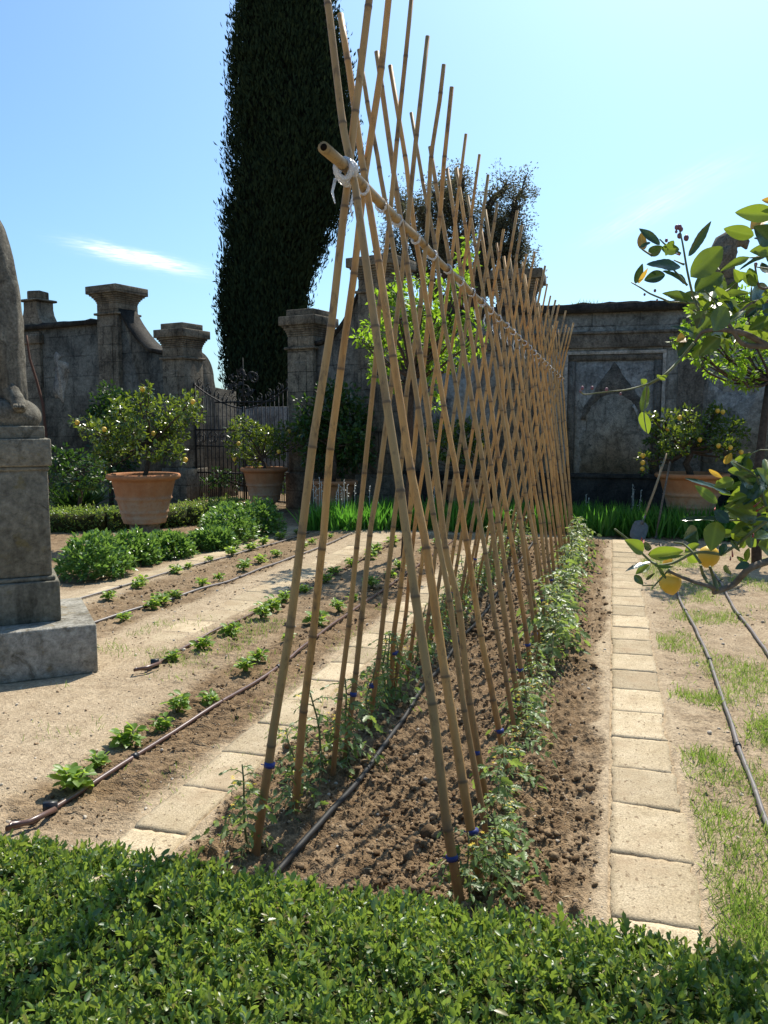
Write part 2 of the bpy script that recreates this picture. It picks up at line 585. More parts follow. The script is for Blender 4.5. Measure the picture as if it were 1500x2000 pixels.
MAT = dict(
    wall_right=stone_mat("grey_beige_plaster", (0.38, 0.345, 0.28), (0.15, 0.135, 0.105), (0.035, 0.032, 0.027), 0.55, 1.5, joints=(0.8, 0.42)),
    gable=stone_mat("stained_stone", (0.19, 0.172, 0.14), (0.06, 0.054, 0.045), (0.022, 0.02, 0.017), 0.5, 2.5),
    ground=ground_mat(), slab=slab_mat(), bamboo=bamboo_mat(), terracotta=terracotta_mat(),
    wall=stone_mat("weathered_plaster", (0.225, 0.195, 0.145), (0.085, 0.074, 0.056), (0.02, 0.019, 0.015), 0.55, 1.3, joints=(0.95, 0.46)),
    wall_dark=stone_mat("blackened_stone", (0.062, 0.056, 0.046), (0.02, 0.019, 0.017), (0.009, 0.009, 0.008), 0.6, 2.2),
    wall_light=stone_mat("pale_plaster", (0.42, 0.395, 0.34), (0.19, 0.175, 0.15), (0.05, 0.047, 0.04), 0.5, 1.6),
    rubble=stone_mat("rubble_masonry", (0.40, 0.34, 0.25), (0.14, 0.118, 0.088), (0.045, 0.04, 0.032), 0.45, 5.0),
    pier=stone_mat("pier_stone", (0.25, 0.21, 0.15), (0.095, 0.08, 0.058), (0.019, 0.017, 0.014), 0.6, 2.0, joints=(0.7, 0.38)),
    pedestal=stone_mat("pedestal_stone", (0.235, 0.215, 0.165), (0.125, 0.115, 0.085), (0.04, 0.036, 0.024), 0.3, 1.6, (0.17, 0.13, 0.04)),
    plinth=stone_mat("plinth_stone", (0.36, 0.34, 0.29), (0.17, 0.155, 0.115), (0.06, 0.048, 0.024), 0.45, 2.2, (0.22, 0.155, 0.06)),
    statue=stone_mat("statue_stone", (0.22, 0.20, 0.155), (0.085, 0.077, 0.06), (0.022, 0.02, 0.016), 0.5, 4.0, (0.30, 0.28, 0.22)),
    brick=plain_mat("old_brick", (0.36, 0.12, 0.06), 0.9, 0.1, 0.6, 25),
    iron=plain_mat("wrought_iron", (0.022, 0.021, 0.02), 0.6, 0.4, 0.4, 30, 0.3),
    bark=plain_mat("bark", (0.075, 0.055, 0.04), 0.9, 0.1, 0.7, 25, 0, 0.6),
    bark_pale=plain_mat("pale_bark", (0.16, 0.13, 0.10), 0.85, 0.2, 0.6, 40, 0, 0.5),
    twig=plain_mat("green_twig", (0.15, 0.165, 0.07), 0.6, 0.3, 0.5, 30),
    hose_brown=plain_mat("brown_hose", (0.13, 0.075, 0.06), 0.33, 0.5, 0.4, 14),
    hose_dark=plain_mat("dark_hose", (0.022, 0.021, 0.02), 0.6, 0.25, 0.4, 14),
    hose_grey=plain_mat("grey_hose", (0.17, 0.145, 0.135), 0.45, 0.5, 0.4, 14),
    fitting=plain_mat("black_plastic", (0.02, 0.02, 0.022), 0.4, 0.5, 0.2),
    clip=plain_mat("blue_tie", (0.025, 0.04, 0.19), 0.5, 0.4, 0.2),
    wood=plain_mat("tool_wood", (0.34, 0.25, 0.15), 0.7, 0.2, 0.4, 40),
    steel=plain_mat("worn_steel", (0.16, 0.16, 0.155), 0.55, 0.4, 0.4, 25, 0.3),
    hedge_core=plain_mat("hedge_twigs", (0.045, 0.05, 0.022), 0.95, 0.05, 0.6, 40),
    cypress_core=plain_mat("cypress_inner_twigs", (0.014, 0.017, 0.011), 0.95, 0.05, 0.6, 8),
    clod=leafless_soil("soil_clod", [(0.115, 0.074, 0.040), (0.185, 0.124, 0.070), (0.27, 0.19, 0.112)]),
    potting=plain_mat("potting_soil", (0.10, 0.065, 0.04), 0.95, 0.08, 0.8, 30, 0, 0.8),
    pebble=leafless_soil("pale_pebble", [(0.30, 0.20, 0.12), (0.42, 0.33, 0.23), (0.55, 0.48, 0.38)]),
    vine_stem=plain_mat("red_brown_stem", (0.09, 0.04, 0.024), 0.8, 0.2, 0.4, 20),
    petal_yellow=plain_mat("yellow_petal", (0.75, 0.55, 0.04), 0.6, 0.2, 0.2),
    bud=plain_mat("purple_bud", (0.22, 0.09, 0.11), 0.5, 0.4, 0.3),
    red_bud=plain_mat("red_shoot", (0.42, 0.05, 0.03), 0.45, 0.4, 0.3),
    petal_white=leaf_mat("white_flower", [(0.75, 0.75, 0.7), (0.85, 0.85, 0.8)], (0.9, 0.9, 0.8), 0.4, 0.6, 0.2),
    box_leaf=leaf_mat("box_leaf", [(0.045, 0.10, 0.03), (0.08, 0.165, 0.038), (0.12, 0.21, 0.05), (0.20, 0.275, 0.05), (0.10, 0.17, 0.08), (0.062, 0.135, 0.032), (0.14, 0.22, 0.05), (0.24, 0.22, 0.065)],
                      (0.48, 0.64, 0.065), 0.42, 0.36, 0.6),
    tomato=leaf_mat("tomato_leaf", [(0.10, 0.175, 0.05), (0.14, 0.23, 0.065), (0.185, 0.26, 0.11)], (0.46, 0.60, 0.08), 0.42, 0.42, 0.45),
    seedling=leaf_mat("seedling_leaf", [(0.12, 0.22, 0.038), (0.17, 0.29, 0.055), (0.21, 0.32, 0.09)], (0.55, 0.74, 0.06), 0.5, 0.42, 0.45),
    basil=leaf_mat("herb_leaf", [(0.065, 0.155, 0.036), (0.095, 0.205, 0.048), (0.13, 0.245, 0.07)], (0.32, 0.52, 0.06), 0.38, 0.36, 0.55),
    lemon_leaf=leaf_mat("lemon_leaf", [(0.03, 0.07, 0.018), (0.05, 0.105, 0.024), (0.08, 0.14, 0.026), (0.14, 0.19, 0.026)], (0.34, 0.44, 0.025), 0.36, 0.26, 0.6),
    bright_leaf=leaf_mat("spring_leaf", [(0.08, 0.155, 0.02), (0.115, 0.215, 0.022), (0.15, 0.25, 0.03)], (0.46, 0.72, 0.03), 0.58, 0.5, 0.35),
    dark_leaf=leaf_mat("laurel_leaf", [(0.02, 0.05, 0.015), (0.03, 0.075, 0.018), (0.05, 0.10, 0.02)], (0.12, 0.26, 0.02), 0.28, 0.4, 0.4),
    cypress=leaf_mat("cypress_spray", [(0.017, 0.028, 0.015), (0.021, 0.034, 0.017), (0.027, 0.041, 0.019)], (0.035, 0.055, 0.015), 0.12, 0.95, 0.02),
    bare_leaf=leaf_mat("small_dull_leaf", [(0.075, 0.078, 0.045), (0.10, 0.102, 0.06), (0.125, 0.12, 0.075)], (0.18, 0.18, 0.07), 0.32, 0.6, 0.3),
    iris=leaf_mat("iris_blade", [(0.055, 0.15, 0.028), (0.08, 0.21, 0.035), (0.11, 0.24, 0.05)], (0.20, 0.58, 0.035), 0.5, 0.4, 0.4),
    straw=leaf_mat("dry_straw", [(0.20, 0.14, 0.08), (0.36, 0.28, 0.16), (0.50, 0.42, 0.28)], (0.4, 0.3, 0.15), 0.2, 0.7, 0.2),
    grass=leaf_mat("grass_blade", [(0.10, 0.21, 0.035), (0.15, 0.28, 0.05), (0.27, 0.31, 0.10)], (0.45, 0.60, 0.08), 0.45, 0.5, 0.3),
)


def lemon_fruit_mat():
    m = NT("lemon_skin")
    m.base(m.ramp(m.noise(8, 3, 0.5), [(0.3, (0.72, 0.42, 0.04)), (0.7, (0.80, 0.54, 0.08))]), 0.45, 0.4)
    m.bump(m.noise(160, 2, 0.5), 0.15, 0.002)
    m.b.inputs['Subsurface Weight'].default_value = 0.1
    m.b.inputs['Subsurface Radius'].default_value = (0.02, 0.012, 0.003)
    return m.m


def tie_mat():
    m = NT("clear_plastic_tie")
    m.base((0.85, 0.86, 0.88), 0.25, 0.6)
    m.b.inputs['Transmission Weight'].default_value = 0.35
    m.b.inputs['Alpha'].default_value = 0.62
    m.bump(m.noise(60, 4, 0.6), 0.8, 0.01)
    return m.m


MAT['lemon'] = lemon_fruit_mat()
MAT['tie'] = tie_mat()


def near_leaf_mat(name, base, dark, trans, tfac, rough):
    m = NT(name)
    oi = m.n('ShaderNodeNewGeometry')
    mid = m.n('ShaderNodeAttribute', attribute_name='midrib').outputs['Fac']
    n = m.noise(25, 4, 0.6)
    c = m.ramp(n, [(0.3, dark), (0.7, base)])
    c = m.mix(1.0, c, m.ramp(oi.outputs['Random Per Island'], [(0, 0.75), (1, 1.25)]), 'MULTIPLY')
    c = m.mix(m.ramp(mid, [(0.75, 0.0), (1.0, 0.6)]), c, (min(base[0] * 2.4, 0.5), min(base[1] * 1.9, 0.5), base[2] * 1.6))
    m.base(c, rough, 0.55)
    tr = m.n('ShaderNodeBsdfTranslucent')
    m.l(m.mix(0.6, c, trans), tr.inputs['Color'])
    mx = m.n('ShaderNodeMixShader', Fac=tfac)
    m.l(m.b.outputs[0], mx.inputs[1])
    m.l(tr.outputs[0], mx.inputs[2])
    m.l(mx.outputs[0], m.out.inputs['Surface'])
    m.bump(m.noise(90, 3, 0.5), 0.25, 0.003)
    return m.m


MAT['nl_bright'] = near_leaf_mat("young_lemon_leaf", (0.095, 0.16, 0.025), (0.06, 0.11, 0.018), (0.36, 0.47, 0.03), 0.44, 0.3)
MAT['nl_mid'] = near_leaf_mat("mature_lemon_leaf", (0.065, 0.115, 0.02), (0.045, 0.085, 0.016), (0.26, 0.36, 0.025), 0.38, 0.27)
MAT['nl_dark'] = near_leaf_mat("old_lemon_leaf", (0.03, 0.065, 0.025), (0.022, 0.05, 0.02), (0.08, 0.16, 0.02), 0.14, 0.22)
MAT['nl_yellow'] = near_leaf_mat("yellowing_lemon_leaf", (0.42, 0.24, 0.03), (0.34, 0.19, 0.03), (0.6, 0.38, 0.05), 0.5, 0.4)


def leaf_template(w=0.24, cup=0.06, curl=-0.10, rows=((0.3, 0.85), (0.68, 0.8))):
    V = [[0, 0, 0]]
    for t, k in rows:
        z = curl * t * t
        V += [[-w * k, t, z + cup], [0, t, z], [w * k, t, z + cup]]
    V.append([0, 1, curl])
    F3, F4 = [[0, 2, 1], [0, 3, 2]], []
    for i in range(len(rows) - 1):
        a, b = 1 + 3 * i, 4 + 3 * i
        F4 += [[a, a + 1, b + 1, b], [a + 1, a + 2, b + 2, b + 1]]
    a, t = 1 + 3 * (len(rows) - 1), len(V) - 1
    F3 += [[a, a + 1, t], [a + 1, a + 2, t]]
    return np.array(V, float), [np.array(F3)] + ([np.array(F4)] if F4 else [])


LEAF = leaf_template()
LEAF1 = leaf_template(0.26, 0.07, -0.08, ((0.5, 1.0),))
ROUND = leaf_template(0.42, 0.08, -0.12)
SEEDL = leaf_template(0.33, 0.10, -0.22, ((0.25, 0.7), (0.6, 1.0), (0.85, 0.6)))
NARROW = leaf_template(0.13, 0.03, -0.12, ((0.45, 1.0),))
BOXL = leaf_template(0.25, 0.07, -0.10, ((0.32, 0.85), (0.7, 0.85)))
BLADE = (np.array([[-0.05, 0, 0], [0.05, 0, 0], [-0.045, 0.5, 0.05], [0.045, 0.5, 0.05], [0, 1, 0.22]], float), [np.array([[0, 1, 3, 2]]), np.array([[2, 3, 4]])])
LOBED_V = np.array([[0, 0, 0], [-0.22, 0.16, 0.03], [-0.16, 0.30, 0.04], [-0.30, 0.46, 0.0], [-0.15, 0.58, 0.03], [-0.17, 0.76, -0.02], [0, 1, -0.10],
                    [0.17, 0.76, -0.02], [0.15, 0.58, 0.03], [0.30, 0.46, 0.0], [0.16, 0.30, 0.04], [0.22, 0.16, 0.03], [0, 0.45, -0.03]], float)
LOBED = (LOBED_V, [np.array([[12, (i + 1) % 12, i] for i in range(12)])])


def rdir(n): return nrm(rng.normal(size=(n, 3)))


def cluster_leaves(mb, c, r, n, size, T=LEAF, up=0.35, jit=0.8, sq=(1, 1, 1), tw=3):
    """sprigs of a few leaves through a ball of radius r"""
    k = max(1, n // tw)
    u = rdir(k)
    rad = r * rng.random(k) ** 0.45
    p = np.array(c) + u * rad[:, None] * np.array(sq)
    out = nrm(u + np.array([0, 0, up]) + jit * rng.normal(size=(k, 3)) * 0.6)
    P = np.repeat(p, tw, 0)
    d = nrm(np.repeat(out, tw, 0) + jit * rng.normal(size=(k * tw, 3)) * 0.75)
    P = P + d * size * 0.25 + rng.normal(size=P.shape) * size * 0.15
    nh = nrm(np.array([0, 0, 1.0]) + 0.7 * rng.normal(size=P.shape))
    mb.inst(T, P, d, nh, size * rng.uniform(0.65, 1.2, len(P)))


# ------------------------------------------------------------------ ground
ROWS_B, ROWS_A, ROWS_1, ROWS_0 = -2.3, -2.86, -3.86, -4.5


def tilled_mask(X, Y):
    n = (fbm(X * 2.5, Y * 2.5, 3) - 0.5) * 0.35

    def band(a, b, s=0.06): return np.clip((X + n * 0.5 - a) / s, 0, 1) * np.clip((b - X - n * 0.5) / s, 0, 1)
    Yn = Y + n * 2
    t = band(-1.52, 0.0) * np.clip((12.1 - Y) / 0.3, 0, 1) * np.where(X > -0.13, 0.8, 1)
    t = np.maximum(t, 0.95 * band(-2.5, -1.80, 0.12) * np.clip((Yn - 2.3) / 0.8, 0, 1) * np.clip((12.1 - Y) / 0.3, 0, 1))
    t = np.maximum(t, 0.75 * band(-3.12, -2.62, 0.22) * np.clip((Yn - 4.5) / 0.6, 0, 1) * np.clip((12.0 - Y) / 0.3, 0, 1))
    t = np.maximum(t, 0.72 * band(-3.06, -1.83, 0.1) * np.clip((Yn - 4.0) / 1.5, 0, 1) * np.clip((12.0 - Y) / 0.3, 0, 1))
    t = np.maximum(t, 0.8 * band(-4.62, -3.62, 0.15) * np.clip((Yn - 5.0) / 0.6, 0, 1) * np.clip((11.9 - Y) / 0.3, 0, 1))
    t = np.maximum(t, 0.28 * band(0.34, 3.6, 0.1) * np.clip((12.2 - Y) / 0.3, 0, 1))
    t = np.maximum(t, 0.85 * np.clip((Y - 12.05 - n) / 0.25, 0, 1) * (np.abs(X) < 60))
    t = np.maximum(t, 0.85 * np.clip((-4.95 - X - n * 0.3) / 0.15, 0, 1) * np.clip((Y - 6.6) / 0.5, 0, 1))
    return np.clip(t + (fbm(X * 6, Y * 6, 9) - 0.5) * 0.5 * (t > 0.02), 0, 1)


def clod_bumps(X, Y, cell, seed, jit=0.8):
    """rounded lumps of random size on a jittered grid"""
    u, v = X / cell, Y / cell
    iu, iv = np.floor(u), np.floor(v)
    h = np.zeros_like(u)
    for a in (-1, 0, 1):
        for b in (-1, 0, 1):
            cu, cv = iu + a, iv + b
            px = cu + 0.5 + jit * (hash2(cu, cv, seed) - 0.5)
            py = cv + 0.5 + jit * (hash2(cu, cv, seed + 7) - 0.5)
            k = hash2(cu, cv, seed + 13)
            rad = 0.22 + 0.45 * k * k
            an = hash2(cu, cv, seed + 19) * 3.14
            dx, dy = u - px, v - py
            ex = dx * np.cos(an) + dy * np.sin(an)
            ey = (-dx * np.sin(an) + dy * np.cos(an)) * 1.35
            q = 1 - (ex * ex + ey * ey) / rad ** 2
            h = np.maximum(h, np.sqrt(np.clip(q, 0, 1)) * rad)
    return h * cell


def ground_height(X, Y):
    t = tilled_mask(X, Y)
    near = (np.abs(X) < 8) & (Y > 0.5) & (Y < 14)
    bed = np.clip((X + 1.56) / 0.1, 0, 1) * np.clip((0.0 - X) / 0.1, 0, 1)
    cl = np.abs(fbm(X * 13, Y * 13, 21, 4) - 0.5) * 2
    cl2 = fbm(X * 30, Y * 30, 31, 3)
    h = t * (0.04 * (cl - 0.25) + 0.02 * (cl2 - 0.5) + 0.02 * (fbm(X * 5, Y * 5, 41, 2) - 0.5))
    wx, wy = X + 0.012 * (vnoise(X * 45, Y * 45, 3) - 0.5), Y + 0.012 * (vnoise(X * 45, Y * 45, 4) - 0.5)
    h = h + np.clip(t * 1.3, 0, 1) * (0.3 * clod_bumps(wx, wy, 0.065, 50) * (fbm(X * 4, Y * 4, 55, 2) > 0.52) + 0.8 * clod_bumps(wx, wy, 0.034, 51) + 0.95 * clod_bumps(wx, wy, 0.018, 52) - 0.016) + 0.012 * (fbm(X * 8, Y * 8, 5) - 0.5) + 0.014 * (fbm(X * 3.1, Y * 3.1, 6, 2) - 0.5)
    h = h + bed * t * 0.03 * np.exp(-((np.abs(X + 0.815) - 0.42) / 0.2) ** 2)
    slab = ((X > 0.03) & (X < 0.33)) | ((X > -1.83) & (X < -1.56)) | ((X > -3.42) & (X < -3.04)) | ((X > -4.9) & (X < -4.64))
    h = np.where(slab, np.minimum(h, 0.0) * np.where(X > -2.5, 1, 0.5) - np.where(X > -2.5, 0.01, 0.002), h)
    return np.where(near, h, 0.0)


def ground_z(x, y): return float(ground_height(np.array([x]), np.array([y]))[0])


gx = np.unique(np.concatenate([[-900, -300, -100, -40, -20, -12], np.arange(-8, -4.8, 0.12), np.arange(-4.8, -1.8, 0.045), np.arange(-1.8, -1.56, 0.02), np.arange(-1.56, 0.04, 0.0075), np.arange(0.04, 0.9, 0.02), np.arange(0.9, 3, 0.05),
                               np.arange(3, 8, 0.4), [12, 20, 40, 100, 300, 900]]))
gy = np.unique(np.concatenate([[-300, -60, -15, -4, 0, 1, 1.6], np.arange(2.2, 4.4, 0.0075), np.arange(4.4, 5.6, 0.013), np.arange(5.6, 7.5, 0.024), np.arange(7.5, 13, 0.05), np.arange(13, 20, 0.5), [25, 35, 60, 120, 300, 900, 1800]]))
GX, GY = np.meshgrid(gx, gy)
GZ = ground_height(GX, GY)
nx, ny = len(gx), len(gy)
ii = (np.arange(ny - 1)[:, None] * nx + np.arange(nx - 1)[None]).ravel()
gm = MB().add(np.stack([GX.ravel(), GY.ravel(), GZ.ravel()], 1), np.stack([ii, ii + 1, ii + nx + 1, ii + nx], 1), tilled_mask(GX.ravel(), GY.ravel()))
tag(gm.build('ground', MAT['ground'], attname='tilled', smooth=False), kind='structure')


def slab_path(x0, x1, ys, seed, lift=0.004):
    g = np.random.default_rng(seed)
    mb = MB()
    for y0, y1 in zip(ys[:-1], ys[1:]):
        a, b = 12, 16
        u, v = np.meshgrid(np.linspace(0, 1, a), np.linspace(0, 1, b))
        sx0, sx1 = x0 + g.normal() * 0.005, x1 + g.normal() * 0.013
        gap = 0.0015 + 0.003 * g.random()
        X = sx0 + (sx1 - sx0) * u
        Y = (y0 + gap) + (y1 - y0 - 2 * gap) * v
        ed = np.minimum(np.minimum(u, 1 - u) * a, np.minimum(v, 1 - v) * b)
        rough = (fbm(X * 40, Y * 40, seed) - 0.5)
        X = X + np.where((u == 0) | (u == 1), rough * 0.034, 0)
        Y = Y + np.where((v == 0) | (v == 1), rough * 0.014, 0) + (u - 0.5) * g.normal() * 0.008
        tilt = g.normal(size=2) * 0.002
        Z = lift + 0.0012 * g.normal() + tilt[0] * (u - 0.5) + tilt[1] * (v - 0.5) + 0.005 * rough - np.where(ed < 0.5, 0.004, 0)
        V = np.stack([X, Y, Z], -1).reshape(-1, 3)
        k = (np.arange(b - 1)[:, None] * a + np.arange(a - 1)[None]).ravel()
        rim = list(range(a)) + [a * j + a - 1 for j in range(1, b)] + [a * (b - 1) + i for i in range(a - 2, -1, -1)] + [a * j for j in range(b - 2, 0, -1)]
        low = V[rim] - np.array([0, 0, 0.08])
        m = len(rim)
        r = np.array(rim)
        q = np.arange(m)
        side = np.stack([r, len(V) + q, len(V) + (q + 1) % m, r[(q + 1) % m]], 1)
        mb.add(np.concatenate([V, low]), [np.stack([k, k + 1, k + a + 1, k + a], 1), side])
    return tag(mb.build('path', MAT['slab']), kind='structure')


slab_path(0.04, 0.318, np.concatenate([[1.80, 2.22, 2.64, 3.06, 3.49], np.arange(3.87, 12.0, 0.405)]), 1)
slab_path(-1.815, -1.575, np.arange(1.95, 11.9, 0.40), 2)
slab_path(-3.40, -3.06, np.arange(5.2, 11.8, 0.40), 3, 0.0)
slab_path(-4.87, -4.66, np.arange(6.3, 11.8, 0.40), 4, 0.0)

# clods and pebbles
ico = MB().ball((0, 0, 0), 1, 0, 0, (9, 6))
IV, IF = ico.v[0], [f for f in ico.f]
variants = []
for q_ in range(12):
    g = np.random.default_rng(100 + q_)
    sh_ = 1 + 0.5 * (fbm(IV[:, 0] * 1.7 + 5 * q_, IV[:, 1] * 1.7 + IV[:, 2] * 1.3, q_, 3)[:, None] - 0.5) * 2 + 0.30 * (g.random((len(IV), 1)) - 0.5)
    variants.append((IV * sh_ * np.array([1, g.uniform(0.65, 1.1), g.uniform(0.55, 0.85)]), IF))


def scatter(mb, X, Y, S, sink):
    Zc = ground_height(X, Y)
    sel = rng.integers(0, 12, len(X))
    for q_ in range(12):
        q = sel == q_
        n_ = int(q.sum())
        mb.inst(variants[q_], np.stack([X[q], Y[q], Zc[q] + S[q] * sink], 1), nrm(np.concatenate([rng.normal(size=(n_, 2)), 0.3 * rng.normal(size=(n_, 1))], 1)), nrm(np.array([0, 0, 1.0]) + 0.25 * rng.normal(size=(n_, 3))), S[q])


cl = MB()
N = 26000
X = rng.uniform(-1.57, 0.03, N)
Y = 2.15 + 9.6 * rng.random(N) ** 2.0
N2 = 7000
X = np.concatenate([X, rng.choice([-2.2, -2.15, -2.87, -3.9, -4.35], N2) + rng.normal(size=N2) * 0.16])
Y = np.concatenate([Y, 2.7 + 8.5 * rng.random(N2) ** 1.4])
dn = fbm(X * 3, Y * 3, 77)
keep = (tilled_mask(X, Y) > 0.30) & (rng.random(len(X)) < np.clip((dn - 0.30) * 3.2, 0.12, 1)) & (rng.random(len(X)) < np.where(X > -0.18, 0.4, 1))
X, Y, dn = X[keep], Y[keep], dn[keep]
S = (0.0035 + 0.007 * rng.random(len(X)) ** 2 + 0.016 * rng.random(len(X)) ** 12) * (0.7 + 0.9 * np.clip(dn - 0.3, 0, 0.5))
S *= np.where(X < -1.6, 0.72, 1.0) * np.where(Y > 6, 1.25, 1.0)
scatter(cl, X, Y, S, 0.22)
tag(cl.build('soil_clods', MAT['clod']), 'loose crumbly clods of brown earth over the tilled beds', 'soil', kind='stuff')
pb = MB()
N = 15000
X, Y = rng.uniform(-4.6, 1.6, N), 2.0 + 8 * rng.random(N) ** 1.7
ok = ~(((X > 0.02) & (X < 0.34)) | ((X > -1.84) & (X < -1.55)))
X, Y = X[ok], Y[ok]
S = 0.0016 + 0.0022 * rng.random(len(X)) + 0.009 * rng.random(len(X)) ** 14
S *= np.where(Y > 5, 1.3, 1.0)
scatter(pb, X, Y, S, 0.15)
tag(pb.build('pebbles', MAT['pebble']), 'small pale pebbles and crumbs scattered over the soil', 'pebbles', kind='stuff')


st_ = MB()
N = 2600
X, Y = rng.uniform(-4.4, 1.7, N), 2.1 + 7 * rng.random(N) ** 1.6
a_ = rng.uniform(0, 6.28, N)
S = rng.uniform(0.015, 0.06, N)
st_.inst(NARROW, np.stack([X, Y, ground_height(X, Y) + 0.004], 1), np.stack([np.cos(a_), np.sin(a_), rng.normal(size=N) * 0.12], 1), nrm(np.array([0, 0, 1.0]) + 0.3 * rng.normal(size=(N, 3))), np.stack([S * 0.35, S, S], 1))
tag(st_.build('straw_litter', MAT['straw']), 'dry bits of straw and leaf litter lying on the soil', 'litter', kind='stuff')


def grass_patch(n, xs, ys, thr, size, seed, power=1.0):
    g = np.random.default_rng(seed)
    X = g.uniform(*xs, n)
    Y = ys[0] + (ys[1] - ys[0]) * g.random(n) ** power
    d = fbm(X * 2.2, Y * 2.2, seed, 4)
    k = d + 0.06 * g.normal(size=n) + 0.09 * np.exp(-((X - 0.62) / 0.25) ** 2 - ((Y - 2.5) / 0.6) ** 2) - 0.10 * np.clip((0.5 - X) / 0.15, 0, 1) * (X > 0) > thr
    X, Y = X[k], Y[k]
    P = np.stack([X, Y, ground_height(X, Y) - 0.004], 1)
    d = nrm(np.stack([g.normal(size=len(X)) * 0.55, g.normal(size=len(X)) * 0.55, np.ones(len(X))], 1))
    s = size * g.uniform(0.4, 1.25, len(X))
    return P, d, nrm(g.normal(size=P.shape) * np.array([1, 1, 0.1])), np.stack([s * 0.75, s, s], 1)


gr = MB()
gr.inst(BLADE, *grass_patch(95000, (0.36, 2.6), (2.0, 11), 0.56, 0.05, 41, 1.5))
gr.inst(BLADE, *grass_patch(34000, (0.36, 1.5), (2.0, 5.5), 0.615, 0.06, 44, 1.3))
gr.inst(BLADE, *grass_patch(50000, (0.36, 2.2), (2.0, 8), 0.575, 0.026, 41, 1.5))
gr.inst(BLADE, *grass_patch(22000, (0.36, 1.5), (2.0, 5.5), 0.62, 0.03, 44, 1.3))
gr.inst(BLADE, *grass_patch(5000, (-3.7, -1.95), (2.4, 6.2), 0.64, 0.045, 45))
gr.inst(BLADE, *grass_patch(4500, (-3.55, -2.5), (4.2, 6.2), 0.585, 0.05, 49))
gr.inst(BLADE, *grass_patch(2500, (-2.0, -1.5), (2.6, 7), 0.66, 0.04, 47))
tag(gr.build('grass', MAT['grass']), 'thin sunlit grass growing in patches on the bare soil', 'grass', kind='stuff')

# ------------------------------------------------------------------ hedges


def box_hedge(label, line, width, height, leaf, per_m2, seed, tmpl=BOXL, leaves=9, up=1.0, over=0.0):
    g = np.random.default_rng(seed)
    root = thing('box_hedge', label, 'hedge', (0, 0, 0))
    line = np.asarray(line, float)
    seg = np.linalg.norm(np.diff(line, axis=0), axis=1)
    core, fol = MB(), MB()
    for (a, b), L in zip(zip(line[:-1], line[1:]), seg):
        t = (b - a) / L
        s = np.array([-t[1], t[0]])
        mid = (a + b) / 2
        core.box((*mid, (height - 0.10) / 2), (L + 0.02, width - 0.16, height - 0.10), math.atan2(t[1], t[0]))
        # sprigs on top and both sides
        for face, area in (('top', L * width), ('s0', L * height), ('s1', L * height)):
            n = int(area * per_m2)
            u = g.uniform(0, L, n)
            w = g.uniform(-width / 2, width / 2, n)
            h = g.uniform(0.03, height, n)
            base = a + t * u[:, None]
            if face == 'top':
                xy = base + s * w[:, None]
                edge = np.abs(w) / (width / 2)
                z = height - 0.035 * edge ** 4 + 0.05 * (fbm(xy[:, 0] * 4, xy[:, 1] * 4, seed) - 0.5) + 0.035 * (fbm(xy[:, 0] * 11, xy[:, 1] * 11, seed + 2) - 0.5) - leaf * 0.6 + g.normal(size=n) * leaf * 0.55
                nrmv = np.tile([0, 0, 1.0], (n, 1)) + np.concatenate([s * (w / width)[:, None] * edge[:, None] * 1.2, np.zeros((n, 1))], 1)
            else:
                sg = 1 if face == 's0' else -1
                xy = base + s * (sg * (width / 2 - leaf * 0.6 + g.normal(size=n) * leaf * 0.4))[:, None]
                z = h - leaf
                nrmv = np.concatenate([np.tile(s * sg, (n, 1)), np.full((n, 1), 0.7)], 1)
            ax = nrm(nrmv + 0.45 * g.normal(size=(n, 3)))
            P0 = np.concatenate([xy, z[:, None]], 1)
            long = (g.random(n) < 0.06) * leaf * g.uniform(0.3, 1.5, n)
            P0 = P0 + ax * long[:, None]
            ref = nrm(np.cross(ax, g.normal(size=(n, 3))))
            oth = np.cross(ax, ref)
            big = g.uniform(0.6, 1.35, n)
            for k in range(leaves):
                f = k / (leaves - 1)
                ang = (k % 2) * math.pi + (k // 2) * 1.57 + g.normal(size=n) * 0.3
                rad = np.cos(ang)[:, None] * ref + np.sin(ang)[:, None] * oth
                d = nrm(ax * (0.45 + 1.3 * f) + rad * (1.05 - 0.6 * f) + 0.2 * g.normal(size=(n, 3)))
                P = P0 - ax * leaf * (1.7 * (1 - f) - 0.1)[..., None] if np.ndim(f) else P0 - ax * leaf * (1.7 * (1 - f) - 0.1)
                sc = leaf * big * (1.0 - 0.3 * f) * g.uniform(0.7, 1.2, n)
                fol.inst(tmpl, P, d, nrm(ax * 1.0 - rad * 0.2 + 0.25 * g.normal(size=(n, 3))), sc)
    core.build('stems', MAT['hedge_core'], root)
    fol.build('foliage', MAT['box_leaf'], root)
    return root


box_hedge('clipped box hedge of small glossy leaves along the bottom of the picture', [(-3.0, 1.50), (1.9, 1.50)], 0.78, 0.462, 0.0235, 3100, 61)
for k, (lb, ln) in enumerate((('low clipped hedge behind the lemon pot, left of the iron gate', [(-9.6, 10.0), (-7.5, 10.95), (-6.7, 11.9), (-6.35, 13.2)]),
                              )):
    box_hedge(lb, ln, 0.45, 0.36, 0.045, 420, 70 + k, LEAF1, 6)

# ------------------------------------------------------------------ bamboo trellis
RIDGE0, RIDGE1 = np.array([-0.917, 2.58, 2.488]), np.array([-0.69, 11.75, 2.25])


def ridge_at(y): return RIDGE0 + (RIDGE1 - RIDGE0) * (y - RIDGE0[1]) / (RIDGE1[1] - RIDGE0[1])


